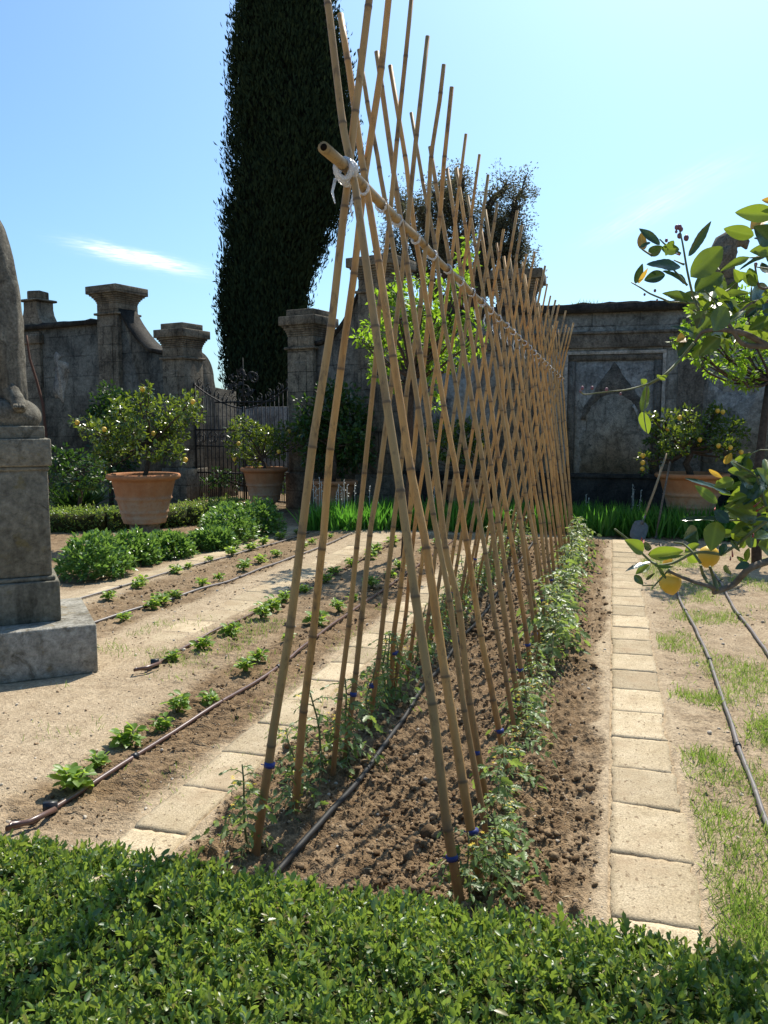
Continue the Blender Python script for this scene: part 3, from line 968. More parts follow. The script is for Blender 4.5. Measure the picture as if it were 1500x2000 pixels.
def bamboo(mb, a, b, r0, r1, g, sides=10, bend=0.006, hollow=False):
    a, b = np.array(a), np.array(b)
    L = np.linalg.norm(b - a)
    d = (b - a) / L
    pos = [0.0]
    s = g.uniform(0.05, 0.25)
    while s < L - 0.10:
        pos.append(s)
        s += g.uniform(0.26, 0.46)
    pos.append(L)
    side = nrm(np.cross(d, g.normal(size=3)))
    oth = np.cross(d, side)
    P, R, A = [], [], []
    bow = g.normal() * 0.012
    for i, q in enumerate(pos):
        off = side * (g.normal() * bend + bow * math.sin(math.pi * q / L)) + oth * g.normal() * bend
        if i == len(pos) - 1: off = last * 1.05
        last = off
        r = r0 + (r1 - r0) * q / L
        c = a + d * q + off
        if i in (0, len(pos) - 1):
            P.append(c); R.append(r); A.append(0.0)
        else:
            for dq, k, at in ((-0.030, 1.0, 0.0), (-0.007, 1.02, 0.15), (-0.002, 1.07, 0.8), (0.003, 1.09, 0.8), (0.008, 1.0, 0.35), (0.05, 0.975, 0.0)):
                P.append(c + d * dq); R.append(r * k); A.append(at)
    mb.tube(P, R, sides, True, A)


trellis = thing('bamboo_trellis', 'long A-shaped trellis of crossed bamboo poles tied to a ridge pole', 'trellis', (0, 0, 0))
g = np.random.default_rng(5)
# right feet and left feet: measured at the near end, then about every 0.36 m
yR = [2.54, 2.63, 3.00, 3.33, 3.66, 4.05]
cR = [2.79, 2.98, 3.21, 3.43, 3.74, 4.07]
yL = [2.66, 3.02, 3.39, 3.57, 4.03, 4.45]
cL = [2.84, 3.08, 3.36, 3.62, 3.90, 4.20, 4.51, 4.83]
while len(yR) < 26:
    cR.append(cR[-1] + 0.312 + 0.004 * len(cR))
    yR.append(cR[-1] + g.normal() * 0.06)
while len(yL) < 26:
    if len(cL) <= len(yL): cL.append(cL[-1] + 0.308 + 0.004 * len(cL))
    yL.append(cL[len(yL)] + g.normal() * 0.06)
poles = []
for sgn, ys, cs in ((1, yR, cR), (-1, yL, cL)):
    for i, y in enumerate(ys):
        yj = y
        xf = (-0.44 - (0.03, -0.045)[i] if sgn > 0 and i < 2 else -0.44 if sgn > 0 else -1.21) + (g.normal() * 0.022) - (0.035 if sgn < 0 and i < 2 else 0)
        foot = np.array([xf, yj, 0.0])
        c = ridge_at(cs[i])
        cr = np.array([c[0] + sgn * 0.012, cs[i] + (0.02 if sgn > 0 else -0.02), c[2] - 0.01])
        top_z = {(-1, 0): 3.75, (1, 0): 3.6, (-1, 1): 3.45, (1, 1): 3.14, (1, 2): 3.09, (1, 3): 3.17, (-1, 2): 3.27, (-1, 3): 3.26, (-1, 4): 3.23, (-1, 5): 3.23}.get((sgn, i), 3.19 + g.normal() * 0.06 - 0.011 * i)
        d = (cr - foot) / (cr[2] - foot[2])
        tp = foot + d * top_z
        ft = foot - d * 0.15
        r = g.uniform(0.0112, 0.0152) if i > 1 else 0.0165
        mb = MB()
        bamboo(mb, ft, tp, r * 1.08, r * 0.74, g, 10, 0.0048)
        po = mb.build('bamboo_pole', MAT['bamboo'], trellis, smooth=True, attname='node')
        poles.append((sgn, i, foot, d))
        # blue clip low on the pole
        if g.random() < 0.7 or i == 0:
            z = (0.30 if sgn < 0 else 0.16) + g.uniform(-0.06, 0.14)
            if i == 0: z = 0.36 if sgn < 0 else 0.17
            cc = foot + d * z
            cb = MB()
            cb.tube([cc - d * 0.008, cc + d * 0.008], r * 1.28, 10)
            cb.tube([cc + np.array([-r, -r * 0.6, 0]), cc + np.array([-r - 0.012, -r * 0.6 - 0.004, 0.004])], 0.0022, 5)
            cb.build('tie_clip', MAT['clip'], po)
        # plastic tie at the crossing
        if sgn > 0:
            tb = MB()
            n = 4 if i == 0 else 2
            for k in range(n):
                ax = nrm(np.array([0.2 * g.normal() + (0.35 if k % 2 else -0.35), 1.0, 0.2 * g.normal()]))
                sd = nrm(np.cross(ax, [0, 0, 1]))
                up = np.cross(sd, ax)
                rr = 0.021 if i else 0.028 + 0.0025 * k
                th = np.linspace(0, 2 * math.pi, 15)
                ctr = cr + np.array([-sgn * 0.012, 0.02 * (k - n / 2) * 0.6 - 0.02, 0.0])
                ring = ctr + rr * (np.cos(th)[:, None] * sd + np.sin(th)[:, None] * up * 1.1) + g.normal(size=(15, 3)) * 0.002
                tb.tube(ring, 0.010 if i == 0 else 0.0045, 6, False)
            e = cr + np.array([-0.05, -0.02, -0.02])
            tb.tube([e, e + np.array([-0.012, 0, -0.045]), e + np.array([0.0, -0.005, -0.085])], [0.006, 0.005, 0.002], 5)
            tb.build('plastic_tie', MAT['tie'], trellis, smooth=True)
mb = MB()
bamboo(mb, RIDGE0, RIDGE1, 0.0195, 0.015, g, 12, 0.004)
rp = mb.build('ridge_pole', MAT['bamboo'], trellis, smooth=True, attname='node')
dd = nrm(RIDGE1 - RIDGE0)
hb = MB()
hb.tube([RIDGE0 - dd * 0.0015, RIDGE0 + dd * 0.002], 0.0115, 12)  # near-black disc on the capped end, coloured as the shade inside hollow bamboo
hb.build('hollow_shade_disc', plain_mat("painted_hollow_shade", (0.012, 0.009, 0.007), 1, 0, 0.2), rp)

# ------------------------------------------------------------------ irrigation hoses


def hose(label, mat, pts, r, fit=True, seed=1, end_loop=False):
    g = np.random.default_rng(seed)
    pts = np.asarray(pts, float)
    s = np.concatenate([[0], np.cumsum(np.linalg.norm(np.diff(pts, axis=0), axis=1))])
    q = np.arange(0, s[-1], 0.12)
    P = np.stack([np.interp(q, s, pts[:, 0]), np.interp(q, s, pts[:, 1])], 1)
    for _ in range(4): P[1:-1] = (P[:-2] + 2 * P[1:-1] + P[2:]) / 4
    P[:, 0] += 0.022 * (fbm(P[:, 1] * 0.9, q * 0, seed) - 0.5) * 2
    Z = ground_height(P[:, 0], P[:, 1]) + r + 0.006
    for _ in range(3): Z[1:-1] = np.maximum((Z[:-2] + 2 * Z[1:-1] + Z[2:]) / 4, 0.5 * Z[1:-1] + 0.25 * (Z[:-2] + Z[2:]))
    root = thing('irrigation_hose', label, 'hose', (0, 0, 0))
    mb = MB().tube(np.concatenate([P, Z[:, None]], 1), r, 8)
    if end_loop:
        a = np.array([P[0, 0], P[0, 1], Z[0]])
        mb.tube([a, a + [-0.05, -0.05, 0.012], a + [-0.03, -0.10, 0.02], a + [0.02, -0.03, 0.022], a + [0.05, 0.09, 0.022]], r, 8)
    mb.build('pipe', mat, root, smooth=True)
    if fit:
        k = list(range(6, len(P) - 1, 13))
        if end_loop: k = [1] + k
        for j in k:
            c = np.array([P[j, 0], P[j, 1], Z[j]])
            t = nrm(np.array([P[j + 1, 0] - P[j, 0], P[j + 1, 1] - P[j, 1], 0]))
            fb = MB().tube([c - t * 0.016, c + t * 0.016], r * 1.5, 8)
            if end_loop and j == 1: fb.box(c + np.array([0, 0, 0.01]), (0.055, 0.03, 0.055), 0.5)
            fb.build('emitter', MAT['fitting'], root)
    return root


hose('brown hose ending near the front hedge beside the leafy seedlings', MAT['hose_brown'], [(-2.22, 2.66), (-2.2, 3.3), (-2.15, 4.0), (-2.10, 4.8), (-2.13, 6.1), (-2.12, 8), (-2.1, 11.6)], 0.0115, True, 3, True)
hose('brown hose starting right of the statue plinth, its end doubled back', MAT['hose_brown'], [(-2.90, 4.62), (-2.96, 5.25), (-2.93, 5.92), (-2.86, 8), (-2.86, 11.4)], 0.0105, True, 4, True)
hose('pale hose running from the plinth corner along the second seedling bed', MAT['hose_grey'], [(-4.05, 5.6), (-3.9, 6.6), (-3.79, 7.67), (-3.75, 8.88), (-3.66, 10.0), (-3.72, 11.65)], 0.0115, True, 5)
hose('pale thin hose along the far edge of the second seedling bed', MAT['hose_grey'], [(-4.72, 6.3), (-4.6, 8.0), (-4.5, 9.11), (-4.39, 10.14), (-4.39, 11.6)], 0.010, True, 6)
hose('black hose lying on the soil under the bamboo trellis', MAT['hose_dark'], [(-1.13, 2.2), (-1.10, 2.65), (-1.06, 3.22), (-1.05, 4.72), (-1.03, 7), (-1.0, 11.8)], 0.0125, False, 7)
hose('grey hose just right of the paved path, disappearing behind the lemon', MAT['hose_grey'], [(0.66, 2.0), (0.63, 3.32), (0.66, 4.43), (0.68, 6.01), (0.65, 8.2), (0.66, 11.8)], 0.0115, True, 8)
hose('grey hose at the right edge of the picture, farthest from the path', MAT['hose_grey'], [(1.12, 3.5), (1.10, 6.13), (1.07, 7.53), (1.10, 9.15), (1.08, 11.8)], 0.0115, True, 9)

# ------------------------------------------------------------------ tomato plants


def tomato_proto(h, n, spread, seed):
    g = np.random.default_rng(seed)
    root = thing('tomato_plant', 'tomato plant', 'tomato plant', (0, 0, 0), group='tomato plants along the bamboo trellis')
    st, fo, fl = MB(), MB(), MB()
    q = np.linspace(0, 1, 7)
    sway = g.normal(size=(2,)) * 0.03
    SP = np.stack([sway[0] * q ** 2 + 0.008 * np.sin(q * 9), sway[1] * q ** 2 + 0.008 * np.cos(q * 7) - 0.008, q * h], 1)
    st.tube(SP, np.linspace(0.006, 0.003, 7), 6)
    for k in range(n):
        f = 0.12 + 0.88 * (k + g.random() * 0.6) / n
        b = np.array([np.interp(f, q, SP[:, j]) for j in range(3)])
        az = k * 2.4 + g.normal() * 0.4
        out = np.array([math.cos(az), math.sin(az), 0])
        L = spread * g.uniform(0.7, 1.15) * (1.0 if f < 0.75 else 0.6)
        rise = g.uniform(0.1, 0.5) + (0.4 if f > 0.8 else 0)
        u = np.linspace(0, 1, 6)
        R = b + out * (L * u)[:, None] + np.array([0, 0, 1.0]) * (L * (rise * u - 0.75 * u * u))[:, None]
        st.tube(R, np.linspace(0.0028, 0.0012, 6), 4, False)
        side = np.cross(out, [0, 0, 1.0])
        P, D, S = [R[-1]], [nrm(R[-1] - R[-2])], [0.30 * L]
        for j in (1, 2, 3, 4):
            for sg in (-1, 1):
                P.append(R[j]); D.append(nrm(side * sg + 0.45 * nrm(R[-1] - R[0]) + np.array([0, 0, g.uniform(-0.5, 0.1)]))); S.append(L * g.uniform(0.2, 0.34))
        P, D, S = np.array(P), np.array(D), np.array(S)
        fo.inst(LOBED, P, nrm(D + 0.2 * g.normal(size=D.shape)), nrm(np.array([0, 0, 1.0]) + 0.5 * g.normal(size=D.shape)), S)
        if k % 4 == 1:
            c = b + out * 0.05 + np.array([0, 0, 0.03])
            for m in range(3):
                cc = c + g.normal(size=3) * 0.014
                dirs = np.array([[math.cos(t), math.sin(t), g.uniform(-0.2, 0.2)] for t in np.arange(5) * 1.2566])
                fl.inst(NARROW, np.tile(cc, (5, 1)), dirs, np.array([0, 0, 1.0]), 0.012)
    st.build('stem', MAT['twig'], root)
    fo.build('foliage', MAT['tomato'], root)
    if fl.n: fl.build('flowers', MAT['petal_yellow'], root)
    return root


tall = [tomato_proto(0.37, 17, 0.15, 200 + k) for k in range(3)]
bushy = [tomato_proto(0.34, 16, 0.19, 210 + k) for k in range(3)]
used = set()
for sgn, i, foot, d in poles:
    lst = tall if sgn < 0 else bushy
    src = lst[i % 3]
    rr = random.Random(i * 7 + sgn)
    side = 'left' if sgn < 0 else 'right'
    lab = f"tomato plant at the {ORD[i]} pole from the front hedge, {side} side of the trellis"
    loc = (foot[0] + rr.uniform(-0.05, 0.04) - (0.01 if sgn < 0 else -0.07), foot[1] - 0.03 + rr.uniform(-0.08, 0.08), ground_z(foot[0], foot[1]) - 0.01)
    rz = rr.uniform(0, 6.28)
    sc = rr.uniform(0.85, 1.2) * ((1.15 if i > 8 else 0.76) if sgn > 0 else 1.0)
    if (sgn, i % 3) not in used:
        used.add((sgn, i % 3))
        src.location, src.rotation_euler, src.scale = loc, (0, 0, rz), (sc, sc, sc)
        src['label'] = lab
    else:
        copy_thing(src, loc, rz, sc, lab)

# ------------------------------------------------------------------ leafy seedlings in rows


def seedling_proto(seed, size):
    g = np.random.default_rng(seed)
    root = thing('leafy_seedling', 'seedling', 'seedling', (0, 0, 0), group='leafy seedlings in the left beds')
    st, fo = MB(), MB()
    for s in range(7):
        az0 = g.uniform(0, 6.28)
        tip = np.array([math.cos(az0) * 0.05, math.sin(az0) * 0.05, g.uniform(0.06, 0.13)]) * size
        st.tube([(0, 0, -0.01), tip * 0.6 + [0, 0, 0.01], tip], [0.006 * size, 0.005 * size, 0.003 * size], 5)
        n = 7
        az = np.arange(n) * 2.4 + az0
        el = g.uniform(-0.1, 0.8, n)
        D = np.stack([np.cos(az) * np.cos(el), np.sin(az) * np.cos(el), np.sin(el)], 1)
        P = tip * np.linspace(0.45, 1, n)[:, None] + D * 0.015 * size
        fo.inst(SEEDL, P, D, nrm(np.array([0, 0, 1.0]) + 0.4 * g.normal(size=D.shape)), size * g.uniform(0.045, 0.09, n))
    st.build('stem', MAT['twig'], root)
    fo.build('leaves', MAT['seedling'], root)
    return root


protos = [seedling_proto(300 + k, 1.0) for k in range(4)]
rowdef = [
    (-2.27, [2.98, 3.25, 3.55, 3.75, 4.0, 4.2, 4.75, 5.0, 5.6, 6.1, 6.6, 7.1, 7.7, 8.3, 8.9, 9.5, 10.2, 10.9], 'along the brown hose nearest the trellis', 0.72),
    (-2.84, [4.9, 5.25, 5.65, 6.2, 6.45, 6.9, 7.35, 7.8, 8.3, 8.8, 9.4, 10.0, 10.7], 'along the hose with a doubled-back end', 0.78),
    (-3.90, [5.85, 6.3, 6.5, 6.75, 7.3, 7.7, 8.3, 8.8, 9.3, 9.9, 10.5, 11.1], 'along the pale hose from the plinth corner', 0.72),
    (-4.52, [6.55, 7.1, 7.3, 7.9, 8.2, 8.7, 9.2, 9.7, 10.2, 10.8, 11.3], 'in the farthest row, beside the herb bushes', 0.7),
]
cnt = 0
for x, ys, where, s0 in rowdef:
    for k, y in enumerate(ys):
        rr = random.Random(cnt * 13 + 5)
        xx, yy = x + rr.uniform(-0.06, 0.06), y + rr.uniform(-0.04, 0.04)
        lab = f"{ORD[k]} seedling from the front {where}"
        loc, rz, sc = (xx, yy, ground_z(xx, yy) - 0.005), rr.uniform(0, 6.28), s0 * rr.uniform(0.7, 1.25)
        if cnt < 4:
            o = protos[cnt]
            o.location, o.rotation_euler, o.scale = loc, (0, 0, rz), (sc, sc, sc)
            o['label'] = lab
        else:
            copy_thing(protos[rr.randrange(4)], loc, rz, sc, lab)
        cnt += 1

# ------------------------------------------------------------------ herb bushes
bushes = [(-5.32, 7.55, 0.44, 0.47, 'rounded leafy herb bush right behind the statue pedestal, nearest of its row'),
          (-5.45, 8.40, 0.42, 0.36, 'second herb bush from the pedestal, in front of the left hedge shade'),
          (-5.28, 8.95, 0.38, 0.29, 'herb bush left of the lemon pot stand, third from the pedestal'),
          (-5.05, 9.70, 0.38, 0.25, 'herb bush right of the lemon pot stand, fourth from the pedestal'),
          (-5.15, 10.35, 0.46, 0.46, 'larger herb bush fifth from the pedestal, before the last one'),
          (-5.02, 11.10, 0.47, 0.52, 'last herb bush of the row, beside the iris leaves'),
          (-5.75, 11.55, 0.45, 0.40, 'herb bush tucked behind the last two of its row')]
for bi, (x, y, r, h, lab) in enumerate(bushes):
    g = np.random.default_rng(400 + bi)
    root = thing('herb_bush', lab, 'herb bush', (x, y, 0), group='herb bushes by the left path')
    fo, st = MB(), MB()
    n = 620
    u = nrm(g.normal(size=(n, 3)))
    u[:, 2] = np.abs(u[:, 2])
    rad = g.random(n) ** 0.3
    lump = 1 + 0.35 * (fbm(np.arctan2(u[:, 1], u[:, 0]) * 1.6 + 9, u[:, 2] * 3, bi + 3) - 0.5)
    P = u * (rad * lump)[:, None] * np.array([r * 0.9, r * 0.9, h * 0.92]) + np.array([0, 0, 0.02])
    for k in range(4):
        d = nrm(u + np.array([0, 0, 0.35]) + 0.75 * g.normal(size=(n, 3)))
        fo.inst(LEAF, P + d * 0.01, d, nrm(np.array([0, 0, 1.0]) + 0.4 * g.normal(size=(n, 3))), g.uniform(0.042, 0.085, n))
    for k in range(16):
        q = P[g.integers(0, n)]
        st.tube([(q[0] * 0.15, q[1] * 0.15, -0.01), q * np.array([0.7, 0.7, 0.6]), q], [0.005, 0.004, 0.002], 5, False)
    st.build('stems', MAT['twig'], root)
    fo.build('foliage', MAT['basil'], root)

# ------------------------------------------------------------------ iris bed
ir = MB()
fans = 720
X = rng.uniform(-4.6, 3.8, fans)
Y = rng.uniform(12.25, 13.5, fans) + np.where(X < -2.6, -(X + 2.6) * -0.30, 0)
for k in range(9):
    d = nrm(np.stack([rng.normal(size=fans) * 0.30, rng.normal(size=fans) * 0.2, np.ones(fans)], 1))
    s = rng.uniform(0.24, 0.50, fans)
    ir.inst(BLADE, np.stack([X + rng.normal(size=fans) * 0.05, Y + rng.normal(size=fans) * 0.05, np.zeros(fans)], 1), d,
            nrm(np.stack([rng.normal(size=fans), rng.normal(size=fans) - 0.4, np.zeros(fans)], 1)), np.stack([s * 0.72, s, s * 0.8], 1))
tag(ir.build('iris_leaves', MAT['iris']), 'dense bed of bright green sword-shaped leaves before the wall', 'iris bed', kind='stuff')
wf = MB()
for px, py in ((612, 938), (617, 950), (624, 932), (628, 942), (605, 945), (661, 945), (672, 938), (668, 952), (678, 948), (657, 960), (693, 945), (722, 950), (738, 962), (848, 950), (1145, 965), (1150, 975), (1236, 945), (1238, 956), (1252, 958), (1250, 975)):
    p = at_depth(px, py, 13.0)
    wf.tube([(p[0], p[1], 0.1), (p[0], p[1], p[2])], 0.004, 4, False)
    for k in range(6):
        wf.inst(LEAF1, p + np.array([0, 0, -0.035 * k]) + rng.normal(size=3) * 0.008, nrm(rng.normal(size=3)), rdir(1), 0.035)
tag(wf.build('white_flower_spikes', MAT['petal_white']), 'thin stalks of tiny white flowers rising behind the iris leaves', 'flowers', kind='stuff')
# ------------------------------------------------------------------ garden walls, piers and gate
GATE_R = at_depth(605, 832, 16.0)[:2]
WROT = math.radians(-14)


def left_wall_thing(name, label, cat, group=None):
    return thing(name, label, cat, (GATE_R[0], GATE_R[1], 0), WROT, group)


def rough_poly(poly, amp, step, seed):
    p = np.asarray(poly, float)
    out = []
    for a, b in zip(p, np.roll(p, -1, axis=0)):
        n = max(1, int(np.linalg.norm(b - a) / step))
        for k in range(n): out.append(a + (b - a) * k / n)
    out = np.array(out)
    out[:, 0] += amp * 2 * (vnoise(out[:, 0] * 13 + 3, out[:, 1] * 13, seed) - 0.5) + amp * (vnoise(out[:, 0] * 45, out[:, 1] * 45, seed + 2) - 0.5)
    out[:, 1] += amp * 2 * (vnoise(out[:, 0] * 13, out[:, 1] * 13 + 7, seed + 1) - 0.5) + amp * (vnoise(out[:, 0] * 45, out[:, 1] * 45, seed + 3) - 0.5)
    return out


def rough_line(x0, x1, z, amp, n, seed):
    xs = np.linspace(x0, x1, n)
    return [(x, z + amp * (vnoise(np.array([x * 7.0]), np.array([0.5]), seed)[0] - 0.5)) for x in xs]


def pier(label, x, shaft, cap, top, lid, root_xy=None, rz=WROT, neck=0.0):
    if root_xy is None:
        t = left_wall_thing('stone_pier', label, 'stone pier', 'stone piers of the garden wall')
    else:
        t = thing('stone_pier', label, 'stone pier', (*root_xy, 0), rz, 'stone piers of the garden wall')
    z_cap = top - (0.13 if lid else 0.0)
    ct = 0.17
    sh = MB()
    sh.box((x, 0, (z_cap - 0.62) / 2), (shaft, shaft, z_cap - 0.62))
    sh.box((x, 0, 0.35), (shaft + 0.10, shaft + 0.10, 0.7))
    sh.box((x - 0.0, -shaft / 2 - 0.012, (z_cap - 0.62) / 2 + 0.4), (shaft * 0.5, 0.03, z_cap - 1.9))
    sh.build('shaft', MAT['pier'], t, bevel=0.02)
    c = MB()
    zb = z_cap - 0.62
    c.box((x, 0, zb + 0.025), (shaft + 0.10, shaft + 0.10, 0.05))
    c.box((x, 0, zb + 0.15), (shaft - 0.01, shaft - 0.01, 0.20))
    for k in range(5):
        f = (k + 0.5) / 5
        s = shaft + (cap - 0.06 - shaft) * (f ** 1.6)
        c.box((x, 0, zb + 0.25 + 0.2 * f), (s, s, 0.041))
    c.box((x, 0, z_cap - ct / 2), (cap, cap, ct))
    if lid: c.box((x, 0, top - 0.063), (cap * 0.74, cap * 0.74, 0.13))
    c.build('capital', MAT['pier'], t, bevel=0.014)
    return t


pier('tall stone pier with moulded cap at the left, standing above the curved wing wall', -5.16, 0.63, 0.95, 4.65, False)
pier('shorter gate pier with stepped cap, left side of the iron gate', -3.264, 0.60, 0.84, 3.74, True)
pier('weathered gate pier with stepped cap, right of the gate under the cypress', 0.0, 0.60, 0.84, 3.80, True)
pier('tall stone pier half hidden behind bamboo and spring leaves', 1.612, 0.63, 0.95, 4.60, False)
pier('farther stone pier whose cap shows between the bamboo tops', 0, 0.62, 0.92, 4.33, False, (-1.71, 15.2), 0.0)

# curved wing walls beside the gate
for lab, xa, xb in (('sweeping curved wing wall between the two left piers', -4.85, -3.56), ('sweeping curved wing wall right of the gate, behind bamboo poles', 1.30, 0.30)):
    t = left_wall_thing('wing_wall', lab, 'garden wall')
    q = np.linspace(0, 1, 14)
    top = [(xa + (xb - xa) * f, 3.08 + 0.97 * (1 - f) ** 2.2 + 0.03 * vnoise(np.array([f * 9]), np.array([1.0]), 4)[0]) for f in q]
    poly = [(xa, 0.0)] + top + [(xb, 0.0)]
    if xa < xb: poly = poly[::-1]
    MB().prism(poly, -0.2, 0.22).build('wall_body', MAT['wall'], t)
    cp = [(x, z + 0.02) for x, z in top]
    MB().prism((cp + [(x, z + 0.075) for x, z in cp[::-1]]) if xa < xb else (cp[::-1] + [(x, z + 0.075) for x, z in cp]), -0.25, 0.27).build('coping', MAT['wall_dark'], t)

# left plain wall
t = left_wall_thing('garden_wall', 'dim plastered wall at the far left with mossy coping and a finial above', 'garden wall')
top = rough_line(-16.0, -5.47, 3.86, 0.05, 40, 3)
MB().prism([(-16.0, 0)] + [(-5.47, 0)] + top[::-1], -0.22, 0.28).build('wall_body', MAT['wall'], t)
c1 = rough_line(-16.0, -5.47, 3.97, 0.07, 60, 8)
MB().prism([(-16.0, 3.86), (-5.47, 3.86)] + c1[::-1], -0.33, 0.36).build('coping', MAT['wall_dark'], t)
MB().box((-7.8, -0.26, 1.9), (0.72, 0.10, 3.8)).box((-7.8, -0.28, 3.62), (0.86, 0.16, 0.2)).build('pilaster', MAT['pier'], t, bevel=0.015)
MB().prism(rough_poly([(-7.1, 2.3), (-6.7, 2.2), (-6.6, 3.0), (-6.95, 3.3)], 0.10, 0.1, 10), -0.235, -0.2).build('pale_patch', MAT['wall_light'], t)
t = left_wall_thing('wall_finial', 'flared stone finial on the wall beside the statue', 'finial')
pr = [(-0.50, 3.95), (0.50, 3.95), (0.36, 4.07), (0.27, 4.22), (0.235, 4.36), (0.235, 4.52), (-0.235, 4.52), (-0.235, 4.36), (-0.27, 4.22), (-0.36, 4.07)]
MB().prism([(x - 7.8, z) for x, z in pr], -0.24, 0.24).build('shaft', MAT['pier'], t, bevel=0.02)
MB().box((-7.8, 0, 4.55), (0.62, 0.62, 0.06)).box((-7.8, 0, 4.68), (0.36, 0.36, 0.20), 0.3).build('cap', MAT['pier'], t, bevel=0.03)

# wing wall running back behind the left gate pier
t = left_wall_thing('return_wall', 'round-shouldered wall end behind the left gate pier', 'garden wall')
poly = [(0.28, 0), (0.28, 3.2)] + [(0.28 + 0.48 * math.sin(a), 2.62 + 0.58 * math.cos(a)) for a in np.linspace(0.1, math.pi / 2, 9)] + [(0.80, 2.45), (1.5, 2.38), (1.5, 0)]
mb = MB().prism(poly, -0.2, 0.2)
mb.v[0] = mb.v[0][:, [1, 0, 2]] + np.array([-3.264, 0, 0])
mb.build('wall_body', MAT['wall'], t, bevel=0.01)

# pale wall across the road outside
t = left_wall_thing('roadside_wall', 'pale low wall glimpsed through the bars of the iron gate', 'garden wall')
MB().box((-1.5, 4.2, 1.05), (9, 0.3, 2.1)).box((0.25, 4.2, 1.25), (0.5, 0.5, 2.5)).box((0.25, 4.2, 2.54), (0.62, 0.62, 0.1)).build('wall_body', MAT['wall_light'], t, bevel=0.01)

# iron gate
t = left_wall_thing('iron_gate', 'dark wrought iron double gate with scrolls between two stone piers', 'gate')


def gate_top(x):
    u = abs((x + 1.632) / 1.33)
    return 2.0 + 0.52 * u ** 1.7


for sg, xs in ((-1, np.linspace(-2.94, -1.66, 13)), (1, np.linspace(-1.60, -0.32, 13))):
    b = MB()
    for k, x in enumerate(xs):
        z = gate_top(x)
        r = 0.022 if k in (0, 12) else 0.011
        b.tube([(x, 0, 0.06), (x, 0, z)], r, 6)
        if k not in (0, 12): b.tube([(x, 0, z), (x, 0, z + 0.03), (x, 0, z + 0.12)], [0.010, 0.022, 0.001], 5)
        if k < 12: b.tube([((x + xs[k + 1]) / 2, 0, 0.06), ((x + xs[k + 1]) / 2, 0, 0.62)], 0.009, 5)
    for z in (0.08, 0.62, 1.18, 1.52):
        b.box(((xs[0] + xs[-1]) / 2, 0, z), (xs[-1] - xs[0], 0.035, 0.03))
    q = np.linspace(xs[0], xs[-1], 16)
    b.tube([(x, 0, gate_top(x) - 0.04) for x in q], 0.016, 6)
    leaf = b.build('gate_leaf', MAT['iron'], t)
    s = MB()
    for x in np.linspace(xs[0] + 0.16, xs[-1] - 0.16, 4):
        for m in (-1, 1):
            a = np.linspace(0, 8.0, 26)
            rr = 0.125 * (1 - a / 10.5)
            s.tube(np.stack([x + m * (0.0 + rr * np.sin(a)) + m * 0.02, np.full(26, -0.01), 1.35 + rr * np.cos(a)], 1), 0.009, 5, False)
    for k in range(5):
        x = xs[0] + (xs[-1] - xs[0]) * (k + 0.6) / 5.4
        z = gate_top(x) + 0.10
        a = np.linspace(0, 6.5, 20)
        rr = 0.085 * (1 - a / 8.5)
        s.tube(np.stack([x + sg * rr * np.sin(a), np.full(20, 0.0), z + rr * np.cos(a)], 1), 0.009, 5, False)
    s.build('scrollwork', MAT['iron'], leaf)
cr = MB()
g = np.random.default_rng(12)
for k in range(26):
    x = -1.632 + g.normal() * 0.30
    z = 2.10 + abs(g.normal()) * 0.05 + 0.62 * g.random() * max(0, 1 - ((x + 1.632) / 0.62) ** 2)
    a = np.linspace(0, 6.0, 20)
    rr = g.uniform(0.07, 0.15) * (1 - a / 8)
    m = 1 if x > -1.632 else -1
    cr.tube(np.stack([x + m * rr * np.sin(a + k), g.normal() * 0.02 + 0 * a, z + rr * np.cos(a + k)], 1), 0.010, 5, False)
    cr.inst(LEAF1, np.array([x, 0, z]), nrm(np.array([g.normal(), 0.4 * g.normal(), 0.8])), np.array([0, -1.0, 0.3]), 0.13)
cr.box((-1.632, 0, 2.09), (1.5, 0.03, 0.03))
cr.tube([(-1.632, 0, 2.0), (-1.632, 0, 2.98)], [0.02, 0.006], 6)
cr.build('crest', MAT['iron'], t)

# right-hand wall with the framed niche
t = thing('niche_wall', 'tall dark weathered wall with a framed panel and pointed niche at right', 'garden wall', (0, 15.0, 0))
top = rough_line(-4.2, 9.0, 3.56, 0.03, 50, 15)
MB().prism([(-4.2, 0), (9.0, 0)] + top[::-1], 0.0, 0.5).build('wall_body', MAT['wall_right'], t)
ctop = rough_line(-4.25, 9.05, 3.71, 0.05, 120, 19)
MB().prism([(-4.25, 3.555), (9.05, 3.555)] + ctop[::-1], -0.13, 0.6).build('coping', MAT['wall_dark'], t)
MB().box((-1.5, -0.025, 3.07), (5.2, 0.09, 0.24)).box((-1.5, -0.045, 3.21), (5.2, 0.13, 0.05)).build('frieze', MAT['gable'], t, bevel=0.01)
f = MB()
f.box((0, -0.02, 2.87), (1.70, 0.08, 0.06)).box((0.82, -0.02, 1.80), (0.06, 0.08, 2.08)).box((-0.82, -0.02, 1.80), (0.06, 0.08, 2.08))
f.build('panel_frame', MAT['wall_light'], t, bevel=0.006)
MB().box((0, -0.012, 2.785), (1.575, 0.05, 0.105)).box((0.725, -0.012, 1.75), (0.12, 0.05, 1.96)).box((-0.725, -0.012, 1.75), (0.12, 0.05, 1.96)).build('inner_border', MAT['gable'], t)
MB().box((0, 0.0, 1.75), (1.326, 0.024, 1.955)).build('panel', MAT['wall_light'], t)
MB().prism(rough_poly([(-0.55, 1.72), (0.50, 1.78), (0.56, 1.92), (0.0, 2.70), (-0.52, 1.92)], 0.02, 0.05, 3), -0.045, 0.03).build('niche_gable', MAT['gable'], t)
